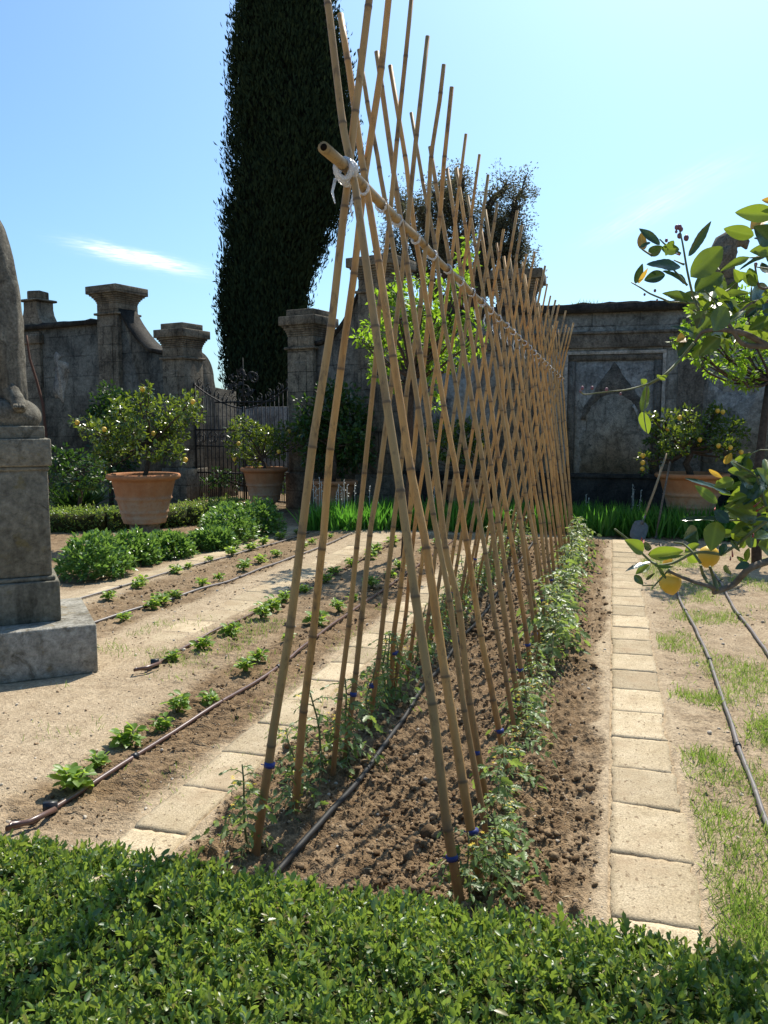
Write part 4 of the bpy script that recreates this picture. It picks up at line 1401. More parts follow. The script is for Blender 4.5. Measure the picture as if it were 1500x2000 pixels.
arch = [(-0.56, 0.79), (0.56, 0.79), (0.54, 1.35)] + [(0.47 * math.cos(a), 1.60 + 0.55 * math.sin(a)) for a in np.linspace(0, math.pi, 15)] + [(-0.54, 1.35)]
MB().prism(rough_poly(arch, 0.03, 0.06, 5), -0.052, 0.03).build('niche_infill', MAT['rubble'], t)
MB().prism([(0.47 * math.cos(a), 1.60 + 0.55 * math.sin(a)) for a in np.linspace(-0.1, 0.75, 8)] + [(0.425 * math.cos(a), 1.585 + 0.51 * math.sin(a)) for a in np.linspace(0.75, -0.1, 8)], -0.066, 0.02).build('arch_edge', MAT['wall_light'], t)
MB().box((2.4, -0.05, 0.725), (13.2, 0.12, 0.075)).box((2.4, -0.03, 0.35), (13.2, 0.08, 0.675)).build('wall_base', MAT['wall_dark'], t, bevel=0.01)
MB().box((1.25, -0.03, 2.1), (0.42, 0.07, 2.65)).build('pilaster', MAT['gable'], t, bevel=0.01)
MB().prism(rough_poly([(1.5, 0.95), (3.7, 1.0), (3.8, 2.4), (2.6, 2.6), (2.2, 2.1), (1.52, 2.35)], 0.09, 0.12, 8), -0.022, 0.02).build('pale_patch', MAT['wall_light'], t)
MB().prism(rough_poly([(-3.2, 0.9), (-2.2, 1.0), (-2.15, 2.8), (-3.15, 2.9)], 0.08, 0.12, 9), -0.022, 0.02).build('pale_patch', MAT['wall_light'], t)
g = np.random.default_rng(77)
gt = MB()
n = 260
X = g.uniform(-0.9, 2.4, n)
gt.inst(BLADE, np.stack([X, 0.1 + g.random(n) * 0.3, np.full(n, 3.70)], 1), nrm(np.stack([g.normal(size=n) * 0.4, g.normal(size=n) * 0.3, np.ones(n)], 1)), rdir(n), g.uniform(0.04, 0.12, n) * (0.5 + (np.abs(X + 0.5) < 0.25)))
gt.build('wall_top_grass', MAT['grass'], t)

# bird statue on the right wall
t = thing('bird_statue', 'stone bird statue on top of the right wall, behind the lemon leaves', 'statue', (1.80, 15.2, 3.70))
MB().lathe([(0.30, 0), (0.30, 0.10), (0.22, 0.14), (0.17, 0.26), (0.15, 0.36)], sides=14).build('base', MAT['pier'], t, bevel=0.01)
mb = MB()
pts = [(-0.02, 0, 0.30), (-0.05, 0, 0.46), (-0.09, 0, 0.62), (-0.10, 0, 0.78), (-0.04, 0, 0.93), (0.07, 0, 1.02), (0.17, 0, 1.00), (0.25, 0, 0.93), (0.27, 0, 0.84)]
mb.tube(pts, [0.12, 0.16, 0.20, 0.225, 0.22, 0.18, 0.14, 0.08, 0.015], 12)
for s in (-1, 1): mb.tube([(0.0, s * 0.13, 0.92), (-0.12, s * 0.20, 0.72), (-0.20, s * 0.18, 0.48), (-0.22, s * 0.10, 0.30)], [0.06, 0.10, 0.09, 0.02], 8)
mb.build('bird_body', MAT['statue'], t, smooth=True)

# climbing stem on the left wall
t = thing('climbing_stem', 'bare reddish climbing stem on the wall beside the statue', 'vine', (0, 0, 0))
pts = [at_depth(*p) for p in ((52, 655, 16.45), (54, 672, 16.43), (58, 700, 16.4), (72, 745, 16.3), (84, 790, 16.2), (90, 850, 16.1), (92, 930, 16.0), (95, 1000, 15.0))]
MB().tube(pts, [0.018, 0.02, 0.024, 0.026, 0.028, 0.03, 0.032, 0.035], 7).build('stem', MAT['vine_stem'], t, smooth=True)

# ------------------------------------------------------------------ statue on pedestal
PED = np.array([-3.86, 4.57])
PR = math.radians(41.3)
t = thing('statue_pedestal', 'lichen-stained stone pedestal on a broad plinth at the left edge', 'pedestal', (PED[0], PED[1], 0), PR)
MB().box((0, 0, 0.158), (0.94, 0.94, 0.325)).build('plinth', MAT['plinth'], t, bevel=0.012)
MB().box((0, 0, 0.455), (0.545, 0.545, 0.27)).box((0, 0, 0.605), (0.50, 0.50, 0.03)).build('base_block', MAT['pedestal'], t, bevel=0.010)
MB().box((0, 0, 0.98), (0.462, 0.462, 0.72)).build('shaft', MAT['pedestal'], t, bevel=0.010)
MB().box((0, 0, 1.43), (0.512, 0.512, 0.18)).box((0, 0, 1.325), (0.482, 0.482, 0.03)).build('cornice', MAT['pedestal'], t, bevel=0.012)
MB().box((0, 0, 1.56), (0.445, 0.445, 0.08)).build('top_slab', MAT['pedestal'], t, bevel=0.008)

t = thing('stone_statue', 'weathered stone figure in draped robe standing on a rock on the pedestal', 'statue', (PED[0], PED[1], 1.6), YAW)
rk = MB()
g = np.random.default_rng(9)
rk.ball((-0.01, 0, 0.06), 1.0, 0.10, 9, (18, 10), (0.24, 0.215, 0.15))
o = rk.build('rock', MAT['statue'], t, smooth=True)
sub = o.modifiers.new("subsurf", 'SUBSURF'); sub.levels = sub.render_levels = 1
prof = [(0.08, 52, 0.145), (0.2, 52.5, 0.15), (0.32, 52, 0.16), (0.45, 51.5, 0.175), (0.58, 51, 0.185), (0.71, 50, 0.19), (0.82, 47.5, 0.195), (0.91, 45.5, 0.195), (1.0, 42, 0.19),
        (1.1, 37.5, 0.19), (1.2, 31, 0.185), (1.28, 24, 0.17), (1.35, 13, 0.14), (1.41, -2, 0.10), (1.46, -14, 0.07), (1.52, -17, 0.06), (1.57, -17, 0.06)]
zz = np.linspace(prof[0][0], prof[-1][0], 70)
px = np.interp(zz, [p[0] for p in prof], [p[1] for p in prof])
rr = np.interp(zz, [p[0] for p in prof], [p[2] for p in prof])
S_ = 96
a = np.arange(S_) * 2 * math.pi / S_
V = []
for z, p, r in zip(zz, px, rr):
    off = (p - 11.5) / 1600 * 5.4 - r
    fold = 0.10 * np.sin(5 * a + 2.2 * z) + 0.06 * np.sin(11 * a - 5 * z + 1.5 * np.sin(3 * z)) + 0.05 * np.sin(3 * a + 8 * z)
    amt = np.clip((1.42 - z) / 0.4, 0.05, 1) * np.where(np.cos(a) > 0.75, 0.25, 1)
    R = r * (1 + fold * amt) + 0.012 * (fbm(a * 3, np.full(S_, z * 9), 5) - 0.5)
    V.append(np.stack([off + R * np.cos(a), R * 0.85 * np.sin(a), np.full(S_, z)], 1))
k = np.arange(S_)
F = np.concatenate([np.stack([i * S_ + k, i * S_ + (k + 1) % S_, (i + 1) * S_ + (k + 1) % S_, (i + 1) * S_ + k], 1) for i in range(len(zz) - 1)])
bm_ = MB().add(np.concatenate(V), F)
# foot, forearm and head belong to the same carved figure
bm_.tube([(0.02, -0.05, 0.30), (0.09, -0.08, 0.20), (0.135, -0.11, 0.15), (0.165, -0.15, 0.12), (0.18, -0.20, 0.115)], [0.05, 0.055, 0.05, 0.042, 0.02], 12)
for k_ in range(4): bm_.tube([(0.150 + 0.014 * k_, -0.17 - 0.012 * (2 - abs(k_ - 1)), 0.13), (0.158 + 0.016 * k_, -0.205 - 0.01 * (2 - abs(k_ - 1)), 0.115)], [0.014, 0.011], 7)
hx = (-17 - 11.5) / 1600 * 5.4 - 0.06
bm_.ball((hx, -0.01, 1.68), 0.13, 0.02, 3, (18, 12), (0.78, 0.88, 1.08))
bm_.tube([(hx, -0.11, 1.70), (hx, -0.145, 1.66), (hx, -0.115, 1.645)], [0.012, 0.02, 0.014], 7)
bm_.ball((hx, 0.03, 1.73), 0.135, 0.25, 4, (16, 9), (0.85, 0.85, 0.8))
bm_.tube([(hx - 0.12, -0.02, 1.33), (hx - 0.22, -0.06, 1.10), (hx - 0.16, -0.19, 0.95), (hx - 0.02, -0.22, 1.0)], [0.075, 0.06, 0.05, 0.035], 10)
bm_.build('figure', MAT['statue'], t, smooth=True)

# ------------------------------------------------------------------ trees


def px_cluster(px, py, rpx, dep, jitter, g):
    d = dep + g.uniform(-jitter, jitter)
    return at_depth(px, py, d), rpx / FOC * d


def leafy_tree(name, label, cat, base, trunk_top, r0, clusters, dep, jit, leaf, dens, mat, bark='bark', seed=1, T=LEAF, fruit=0, fr=0.04, up=0.35, twist=0.05, group=None, limb=0.5):
    g = np.random.default_rng(seed)
    root = thing(name, label, cat, tuple(base), 0, group)
    base = np.array(base)
    tt = np.array(trunk_top) - base
    tr, fo = MB(), MB()
    mid = tt * 0.5 + np.array([g.normal() * twist, g.normal() * twist, 0])
    tr.tube([(0, 0, -0.03), mid * 0.5 + g.normal(size=3) * twist * 0.2, mid, tt * 0.8 + g.normal(size=3) * twist * 0.3, tt], np.linspace(r0, r0 * 0.7, 5), 9)
    fruits = []
    for c in clusters:
        p, r = px_cluster(*c, dep, jit, g)
        p = p - base
        d = p - tt
        q = np.linspace(0, 1, 6)
        path = tt + d * q[:, None] + np.array([0, 0, 1]) * (np.sin(q * math.pi) * -0.12 * np.linalg.norm(d[:2]))[:, None] + g.normal(size=(6, 3)) * 0.02 * np.linalg.norm(d) * (q * (1 - q) * 4)[:, None]
        tr.tube(path, np.linspace(r0 * limb, r0 * 0.12, 6), 6, False)
        n = int(max(18, dens * r * r))
        cluster_leaves(fo, p, r, n, leaf, T, up)
        for _ in range(max(3, n // 24)):
            e = p + nrm(g.normal(size=3)) * r * g.uniform(0.5, 0.95)
            tr.tube([p + (e - p) * 0.0, p + (e - p) * 0.5 + g.normal(size=3) * r * 0.08, e], [r0 * 0.14, r0 * 0.1, r0 * 0.05], 4, False)
        fruits.append((p, r))
    tr.build('trunk', MAT[bark], root, smooth=True)
    fo.build('crown', MAT[mat], root)
    for k in range(fruit):
        p, r = fruits[g.integers(0, len(fruits))]
        c = p + np.array([g.uniform(-0.8, 0.8) * r, 0, g.uniform(-0.7, 0.5) * r]) - np.array([base[0], base[1], 0]) / np.linalg.norm(base[:2]) * r * 0.85
        fm = MB().lathe([(0.004, -1.18), (0.25, -1.08), (0.6, -0.85), (0.9, -0.4), (1.0, 0.05), (0.88, 0.5), (0.55, 0.85), (0.2, 1.0), (0.004, 1.03)], sides=12)
        fm.v[0] = fm.v[0] * fr + c
        fm.build('lemon', MAT['lemon'], root, smooth=True)
    return root


def flower_pot(label, loc, rim_r, h, seed, stand_h=0.0, stand_r=0.22, banded=True):
    if stand_h:
        s = thing('pot_stand', 'round stone stand under the ' + label, 'pot stand', (loc[0], loc[1], 0))
        MB().lathe([(stand_r * 1.1, -0.02), (stand_r * 1.1, 0.03), (stand_r, 0.05), (stand_r * 0.96, stand_h - 0.03), (stand_r * 1.03, stand_h - 0.02), (stand_r * 1.03, stand_h)], sides=20).build('stone_drum', MAT['pedestal'], s, bevel=0.006)
    t = thing('terracotta_pot', label, 'flower pot', (loc[0], loc[1], stand_h))
    R, b = rim_r, rim_r * 0.57

    def rad(f): return b + (R * 0.90 - b) * f
    prof = [(b, 0)]
    for f in np.linspace(0.03, 0.86, 34):
        r = rad(f)
        for cz, w, dr in ((0.10, 0.02, 0.02), (0.22, 0.018, 0.035), (0.50, 0.022, 0.045)):
            if banded: r += R * dr * math.exp(-((f - cz) / w) ** 2)
        prof.append((r, f * h))
    prof += [(R * 0.90, 0.88 * h), (R * 0.97, 0.90 * h), (R * 1.0, 0.93 * h), (R * 1.0, 0.97 * h), (R * 0.975, 0.995 * h), (R * 0.93, h), (R * 0.87, 0.99 * h), (R * 0.85, 0.93 * h), (R * 0.83, 0.86 * h)]
    mb = MB().lathe(prof, sides=48, wob=0.004)
    mb.build('pot_body', MAT['terracotta'], t, smooth=True)
    MB().lathe([(R * 0.84, 0.85 * h), (R * 0.84, 0.90 * h), (R * 0.4, 0.915 * h)], sides=24).build('potting_soil', MAT['potting'], t)
    return t


p1 = at_ground(284, 1057)[:2]
flower_pot('large terracotta pot of the lemon tree at left', p1, 0.50, 0.68, 1, 0.265, 0.21)
leafy_tree('lemon_tree', 'wide lemon tree in the large terracotta pot at left, one branch reaching left', 'lemon tree', (p1[0], p1[1], 0.88), at_depth(291, 862, 11.5), 0.035,
           [(175, 838, 22), (148, 822, 9), (210, 850, 30), (232, 806, 26), (275, 795, 30), (283, 766, 12), (290, 757, 8), (325, 806, 32), (366, 790, 22), (380, 776, 10), (378, 812, 20), (258, 848, 32), (308, 842, 28), (342, 838, 28),
            (225, 880, 24), (192, 888, 14), (205, 908, 10), (262, 878, 22), (330, 880, 22), (352, 888, 14), (300, 885, 16)], 11.4, 0.45, 0.074, 6000, 'lemon_leaf', seed=11, fruit=6, fr=0.034, group='potted lemon trees')
p2 = np.array([-6.33, 14.28])
p2 = at_depth(516, 900, 15.5)[:2]
flower_pot('terracotta pot before the iron gate', p2, 0.455, 0.66, 2, 0.16, 0.20)
leafy_tree('lemon_tree', 'small silvery lemon tree in the pot before the iron gate', 'lemon tree', (p2[0], p2[1], 0.76), at_depth(513, 893, 15.5), 0.035,
           [(462, 838, 18), (458, 868, 16), (475, 826, 14), (492, 848, 24), (520, 852, 22), (545, 862, 20), (556, 836, 15), (578, 845, 14), (592, 862, 8), (478, 890, 18), (508, 872, 22), (540, 885, 16), (455, 890, 10), (575, 870, 12), (500, 900, 12)],
           15.5, 0.4, 0.078, 5600, 'lemon_leaf', seed=12, fruit=6, fr=0.038, group='potted lemon trees')
p3 = at_depth(650, 920, 14.3)[:2]
flower_pot('dim terracotta pot in the wall shade behind the left bamboo poles', p3, 0.44, 0.66, 3, 0.0)
leafy_tree('laurel_bush', 'dark dense evergreen bush behind the left bamboo poles, light leaves at its top', 'bush', (p3[0], p3[1], 0.6), at_depth(650, 870, 14.3), 0.04,
           [(650, 860, 45), (620, 850, 35), (690, 860, 40), (650, 810, 45), (690, 815, 38), (610, 815, 28), (640, 770, 26), (655, 752, 12), (675, 780, 30), (590, 790, 14), (600, 835, 26), (710, 840, 24), (700, 890, 30), (620, 890, 30), (660, 900, 34)],
           14.3, 0.4, 0.10, 3600, 'dark_leaf', seed=13)
p4 = at_depth(912, 930, 14.2)[:2]
flower_pot('terracotta pot seen through the bamboo poles', p4, 0.43, 0.66, 4, 0.0)
leafy_tree('lemon_tree', 'lemon tree seen through the bamboo poles before the wall', 'lemon tree', (p4[0], p4[1], 0.6), at_depth(908, 900, 14.2), 0.035,
           [(845, 848, 20), (868, 842, 22), (898, 850, 26), (925, 846, 22), (942, 872, 16), (862, 880, 22), (890, 886, 24), (922, 884, 20), (848, 900, 12), (905, 830, 14)], 14.2, 0.4, 0.078, 5200, 'lemon_leaf', seed=14, fruit=2, fr=0.04, group='potted lemon trees')
p5 = at_depth(1350, 960, 12.5)[:2]
flower_pot('broad banded terracotta pot at right behind the lemon leaves', p5, 0.54, 0.66, 5, 0.23, 0.26)
leafy_tree('lemon_tree', 'rounded lemon tree full of fruit in the broad pot at right', 'lemon tree', (p5[0], p5[1], 0.83), at_depth(1346, 880, 12.5), 0.055,
           [(1278, 850, 20), (1272, 812, 10), (1300, 826, 26), (1345, 822, 28), (1395, 818, 28), (1432, 840, 24), (1455, 850, 10), (1318, 860, 30), (1375, 855, 34), (1285, 885, 22), (1258, 895, 12), (1262, 912, 10), (1415, 872, 24), (1345, 860, 28),
            (1440, 880, 12), (1400, 800, 14)], 12.5, 0.45, 0.072, 6200, 'lemon_leaf', seed=15, fruit=12, fr=0.036, group='potted lemon trees')

# spring-green tree behind the trellis and its twin at right
b = at_ground(790, 1085)
leafy_tree('young_tree', 'slim young tree with bright spring leaves behind the bamboo trellis', 'tree', (b[0], b[1], 0), at_depth(806, 735, 10.2), 0.05,
           [(735, 640, 26), (712, 665, 14), (700, 660, 9), (745, 590, 22), (775, 575, 24), (790, 620, 34), (830, 590, 28), (840, 640, 34), (880, 640, 30), (800, 690, 32), (850, 700, 34), (890, 690, 24), (745, 690, 26), (735, 730, 16), (760, 745, 16),
            (840, 755, 18), (850, 790, 10), (910, 620, 22), (905, 570, 22), (912, 510, 16), (915, 470, 10), (905, 540, 16), (930, 680, 16), (938, 650, 12), (820, 545, 18), (780, 550, 16), (870, 570, 22)],
           10.1, 0.55, 0.08, 5600, 'bright_leaf', 'bark', 21, LEAF, up=-0.1)
b = at_ground(1478, 1106)
leafy_tree('young_tree', 'spring-green tree at the right edge behind the lemon branch', 'tree', (b[0], b[1], 0), at_depth(1503, 745, 10.0), 0.058,
           [(1335, 655, 20), (1318, 668, 10), (1365, 640, 26), (1395, 600, 24), (1400, 640, 28), (1440, 650, 30), (1375, 690, 24), (1430, 700, 30), (1470, 690, 30), (1490, 735, 20), (1360, 610, 16), (1450, 590, 28), (1400, 722, 18), (1440, 738, 20), (1465, 745, 22), (1345, 685, 14), (1500, 640, 34), (1540, 680, 40),
            (1590, 640, 40), (1600, 720, 40), (1560, 590, 36), (1640, 660, 36)], 10.0, 0.6, 0.07, 6000, 'bright_leaf', 'bark', 22, LEAF, up=-0.1, limb=0.3)

# shaded shrubs against the walls
leafy_tree('evergreen_shrub', 'dark evergreen shrub against the left wall, behind the lemon crown', 'shrub', (*at_depth(215, 900, 16.6)[:2], 0), at_depth(215, 860, 16.6), 0.05,
           [(215, 800, 36), (195, 790, 22), (240, 790, 30), (215, 770, 20), (230, 830, 34), (190, 830, 24), (215, 870, 36), (245, 870, 30), (230, 910, 36)], 16.6, 0.4, 0.11, 2600, 'dark_leaf', seed=31)
leafy_tree('evergreen_shrub', 'low dark shrub in the shade between pedestal and lemon pot', 'shrub', (*at_depth(150, 960, 14.5)[:2], 0), at_depth(150, 920, 14.5), 0.04,
           [(140, 900, 26), (120, 890, 22), (170, 920, 28), (140, 940, 30), (200, 940, 26), (115, 930, 24), (185, 900, 18)], 14.5, 0.4, 0.10, 2600, 'dark_leaf', seed=32)
leafy_tree('evergreen_shrub', 'dark shrub at the foot of the left gate pier beside the gate', 'shrub', (*at_depth(430, 960, 17.2)[:2], 0), at_depth(430, 930, 17.2), 0.04,
           [(430, 930, 18), (450, 940, 20), (410, 945, 16), (475, 930, 14), (560, 935, 16), (575, 950, 14), (545, 950, 14)], 17.2, 0.3, 0.08, 2800, 'dark_leaf', seed=33)
leafy_tree('evergreen_shrub', 'dark shrub in the shade right of the broad pot', 'shrub', (*at_depth(1470, 1000, 13.6)[:2], 0), at_depth(1470, 960, 13.6), 0.05,
           [(1450, 960, 30), (1480, 940, 34), (1500, 980, 34), (1460, 1000, 30), (1440, 1010, 24), (1540, 950, 36), (1490, 1015, 28), (1530, 1000, 34)], 13.6, 0.4, 0.10, 2800, 'dark_leaf', seed=34)
t = thing('spiky_plant', 'grassy spiky plant in the shade left of the lemon pot', 'plant', (*at_ground(150, 1000)[:2], 0))
g = np.random.default_rng(8)
n = 220
mb = MB().inst(BLADE, np.stack([g.normal(size=n) * 0.1, g.normal(size=n) * 0.1, np.zeros(n)], 1), nrm(np.stack([g.normal(size=n) * 0.8, g.normal(size=n) * 0.8, np.ones(n)], 1)), rdir(n), np.stack([g.uniform(0.3, 0.5, n)] + [g.uniform(0.5, 0.85, n)] * 2, 1))
mb.build('blades', MAT['dark_leaf'], t)

# cypress
CB = np.array([-10.56, 25.41, 0])
prof = [(-520, 552, 560), (-420, 525, 590), (-300, 500, 612), (-150, 474, 632), (0, 458, 650), (60, 459, 664), (120, 446, 684), (200, 449, 692), (260, 446, 698), (320, 447, 706), (345, 446, 704), (400, 442, 684), (440, 440, 662), (470, 440, 640),
        (520, 437, 618), (560, 430, 604), (620, 433, 600), (680, 440, 592), (740, 448, 580), (800, 458, 568), (850, 480, 550)]
pz, pc, pr_ = [], [], []
for y, l, r in prof:
    A_, B_ = at_depth(l, y, 27.0), at_depth(r, y, 27.0)
    pz.append((A_[2] + B_[2]) / 2); pc.append((A_ + B_)[:2] / 2 - CB[:2]); pr_.append(np.linalg.norm(A_ - B_) / 2)
pz, pc, pr_ = np.array(pz)[::-1], np.array(pc)[::-1], np.array(pr_)[::-1]


def cyp(z): return np.interp(z, pz, pc[:, 0]), np.interp(z, pz, pc[:, 1]), np.interp(z, pz, pr_)


t = thing('cypress_tree', 'huge dark columnar cypress rising behind the iron gate', 'cypress', tuple(CB))
MB().tube([(0, 0, -0.1), (0.05, 0, 1.0), (0.05, 0, 2.6), (*pc[3], pz[4]), (*pc[10], pz[10]), (*pc[18], pz[18])], [0.34, 0.30, 0.27, 0.22, 0.14, 0.05], 10).build('trunk', MAT['bark'], t, smooth=True)
g = np.random.default_rng(55)
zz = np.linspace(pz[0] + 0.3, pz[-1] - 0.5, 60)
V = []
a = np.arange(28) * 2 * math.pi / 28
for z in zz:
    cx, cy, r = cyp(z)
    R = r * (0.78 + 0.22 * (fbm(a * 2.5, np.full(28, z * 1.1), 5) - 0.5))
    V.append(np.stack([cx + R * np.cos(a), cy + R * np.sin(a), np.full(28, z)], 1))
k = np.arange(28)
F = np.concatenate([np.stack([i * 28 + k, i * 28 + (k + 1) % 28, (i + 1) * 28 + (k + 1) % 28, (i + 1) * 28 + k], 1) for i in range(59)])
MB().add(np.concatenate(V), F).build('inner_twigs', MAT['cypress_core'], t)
fo = MB()
n = 11000
z = pz[0] + (pz[-1] - pz[0]) * g.random(n) ** 1.15
cx, cy, r = cyp(z)
th = g.uniform(0, 2 * math.pi, n)
lump = 0.86 + 0.30 * (fbm(th * 2.2, z * 1.3, 13) - 0.5) + 0.07 * g.normal(size=n) * 0.6
P = np.stack([cx + r * lump * np.cos(th), cy + r * lump * np.sin(th), z], 1)
for k in range(14):
    off = g.normal(size=(n, 3)) * np.array([0.13, 0.13, 0.22])
    outv = np.stack([np.cos(th), np.sin(th), np.zeros(n)], 1)
    d = nrm(np.array([0, 0, 1.1]) + 0.35 * outv + 0.35 * g.normal(size=(n, 3)))
    s = g.uniform(0.10, 0.24, n)
    fo.inst(LEAF1, P + off, d, nrm(outv + 0.5 * g.normal(size=(n, 3))), np.stack([s * 0.62, s, s], 1))
fo.build('crown', MAT['cypress'], t)

# twisted half-bare tree beyond the wall
t = thing('half_bare_tree', 'twisted tree with thick upright limbs and sparse dull leaves beyond the wall', 'tree', (-4.1, 24.3, 0))
B0 = np.array([-4.1, 24.3, 0])
g = np.random.default_rng(66)
limbs = [[(915, 610), (885, 500), (868, 420), (892, 372), (905, 345)], [(910, 610), (850, 540), (822, 470), (808, 420), (795, 385)], [(925, 610), (952, 500), (975, 430), (968, 395), (1003, 350)], [(930, 600), (985, 530), (1012, 460), (1018, 400), (1032, 362)],
         [(920, 590), (915, 480), (935, 420), (912, 385), (920, 350)], [(940, 570), (978, 490), (990, 450), (1002, 425)], [(880, 540), (850, 440), (838, 400)], [(900, 500), (905, 440), (880, 390), (862, 375)], [(985, 530), (1025, 500), (1030, 470)],
         [(850, 540), (790, 500), (780, 470)], [(960, 560), (1010, 555), (1030, 530)]]
tr, fo = MB(), MB()
tr.tube([(0, 0, -0.1), (0.1, 0, 1.5), (-0.05, 0, 3.0), at_depth(918, 605, 24.2) - B0], [0.36, 0.30, 0.28, 0.26], 10)
for li, L in enumerate(limbs):
    dd_ = 24.2 + (g.uniform(-1.2, 1.2) * np.linspace(0.1, 1, len(L)))
    pts = np.array([at_depth(px - 14, py + 8, d) - B0 for (px, py), d in zip(L, dd_)])
    q = np.linspace(0, len(pts) - 1, 14)
    P = np.stack([np.interp(q, np.arange(len(pts)), pts[:, j]) for j in range(3)], 1) + g.normal(size=(14, 3)) * 0.05
    tr.tube(P, np.linspace(0.20 if li < 6 else 0.12, 0.06, 14) * g.uniform(0.8, 1.25, 14), 7)
    for p in P[2:]:
        for _ in range(8):
            e = p + nrm(g.normal(size=3) + np.array([0, 0, 0.3])) * g.uniform(0.12, 0.58)
            tr.tube([p, (p + e) / 2 + g.normal(size=3) * 0.06, e], [0.022, 0.014, 0.006], 4, False)
            cluster_leaves(fo, e, 0.27, 60, 0.068, LEAF1, 0.2)
tr.build('trunk', MAT['bark'], t, smooth=True)
fo.build('crown', MAT['bare_leaf'], t)

# ------------------------------------------------------------------ garden tools leaning on the right pot
t = thing('shovel', 'shovel with pale wooden handle leaning on the broad pot', 'shovel', (0, 0, 0))
a, b = at_depth(1254, 1022, 11.75), at_depth(1302, 886, 12.0)
MB().tube([a, (a + b) / 2 + np.array([0.01, 0, 0]), b], [0.018, 0.017, 0.016], 8).build('handle', MAT['wood'], t, smooth=True)
d = nrm(b - a); s = nrm(np.cross(d, [0, 1.0, 0.3])); nn = np.cross(s, d)
mb = MB()
rows = [(0.04, 0.035), (0.0, 0.10), (-0.07, 0.115), (-0.17, 0.115), (-0.24, 0.10), (-0.27, 0.03)]
V = []
for q, w in rows:
    for u in (-1, -0.5, 0, 0.5, 1):
        V.append(a + d * q + s * w * u + nn * (0.02 * u * u) - nn * 0.0)
V = np.array(V)
V2 = V - nn * 0.004
F = []
for i in range(5):
    for j in range(4):
        q = i * 5 + j
        F.append([q, q + 1, q + 6, q + 5]); F.append([30 + q + 5, 30 + q + 6, 30 + q + 1, 30 + q])
mb.add(np.concatenate([V, V2]), np.array(F))
mb.tube([a - d * 0.02, a + d * 0.12], [0.024, 0.02], 8)
mb.build('blade', MAT['steel'], t)
t = thing('garden_hoe', 'grey-handled hoe leaning beside the shovel', 'hoe', (0, 0, 0))
a, b = at_depth(1280, 1058, 11.7), at_depth(1309, 902, 12.05)
MB().tube([a, (a + b) / 2 - np.array([0.008, 0, 0]), b], [0.017, 0.016, 0.015], 8).build('handle', MAT['bark_pale'], t, smooth=True)
MB().box(a + np.array([0, 0.06, 0.03]), (0.15, 0.10, 0.006), 0.2).tube([a + np.array([0, 0.03, 0.03]), a + np.array([0, 0, 0.07])], 0.012, 6).build('blade', MAT['steel'], t)

# ------------------------------------------------------------------ near lemon tree reaching in from the right
NT_ROOT = np.array([1.25, 2.62, 0.0])
lem = thing('lemon_tree', 'near lemon tree reaching in from the right edge with large leaves, buds and lemons', 'lemon tree', tuple(NT_ROOT))
gl = np.random.default_rng(90)
NA, NB_ = 7, 21
ta = np.linspace(0, 1, NB_)
us = np.linspace(-1, 1, NA)


def near_leaf(base, tip, nh, w, curl, cup, wav):
    L = np.linalg.norm(tip - base)
    d = (tip - base) / L
    x = nrm(np.cross(d, nh)); z = np.cross(x, d)
    prof = np.sin(math.pi * np.clip(ta, 0, 1) ** 0.85) ** 0.75 * (1 - 0.12 * ta) + 0.0
    V, A = [], []
    ph = gl.uniform(0, 6)
    for tt_, pw in zip(ta, prof):
        for u in us:
            zz_ = cup * abs(u) * pw * w + curl * (tt_ * (1 - tt_)) * 1.0 + wav * math.sin(9 * tt_ + ph + 1.5 * u) * abs(u) * pw + 0.007 * math.sin(42 * tt_ - 6 * abs(u)) * abs(u) * pw
            V.append(base + L * (d * tt_ + x * (u * w * 0.5 * pw) + z * zz_))
            A.append(1 - min(1, abs(u) * 1.0))
    k = np.array([[j * NA + i, j * NA + i + 1, (j + 1) * NA + i + 1, (j + 1) * NA + i] for j in range(NB_ - 1) for i in range(NA - 1)])
    return np.array(V) - NT_ROOT, k, np.array(A)


leafmb = {k: MB() for k in ('nl_bright', 'nl_mid', 'nl_dark', 'nl_yellow')}
twig = MB()
toward = lambda p: nrm(EYEP - p)


def C1(x, y): return 1180 + x / 4.6875, 380 + y / 4.6875


def C2(x, y): return 1160 + x / 4.4118, 860 + y / 4.4118


def leaf_px(conv, b, tp, w, mat, roll=0.0, d=None, dz=None, curl=0.12):
    d = gl.uniform(2.2, 2.5) if d is None else d
    dz = gl.uniform(-0.05, 0.05) if dz is None else dz
    B, T = at_depth(*conv(*b), d), at_depth(*conv(*tp), d + dz)
    v = nrm(T - B)
    n = toward((B + T) / 2)
    s = nrm(np.cross(v, n))
    nh = n * math.cos(roll) + s * math.sin(roll)
    if nh[2] < 0: curl = -curl
    V, k, A = near_leaf(B, T, nh, w, curl * gl.uniform(0.4, 1.3), gl.uniform(0.05, 0.35), gl.uniform(0.01, 0.035))
    leafmb[mat].add(V, k, A)


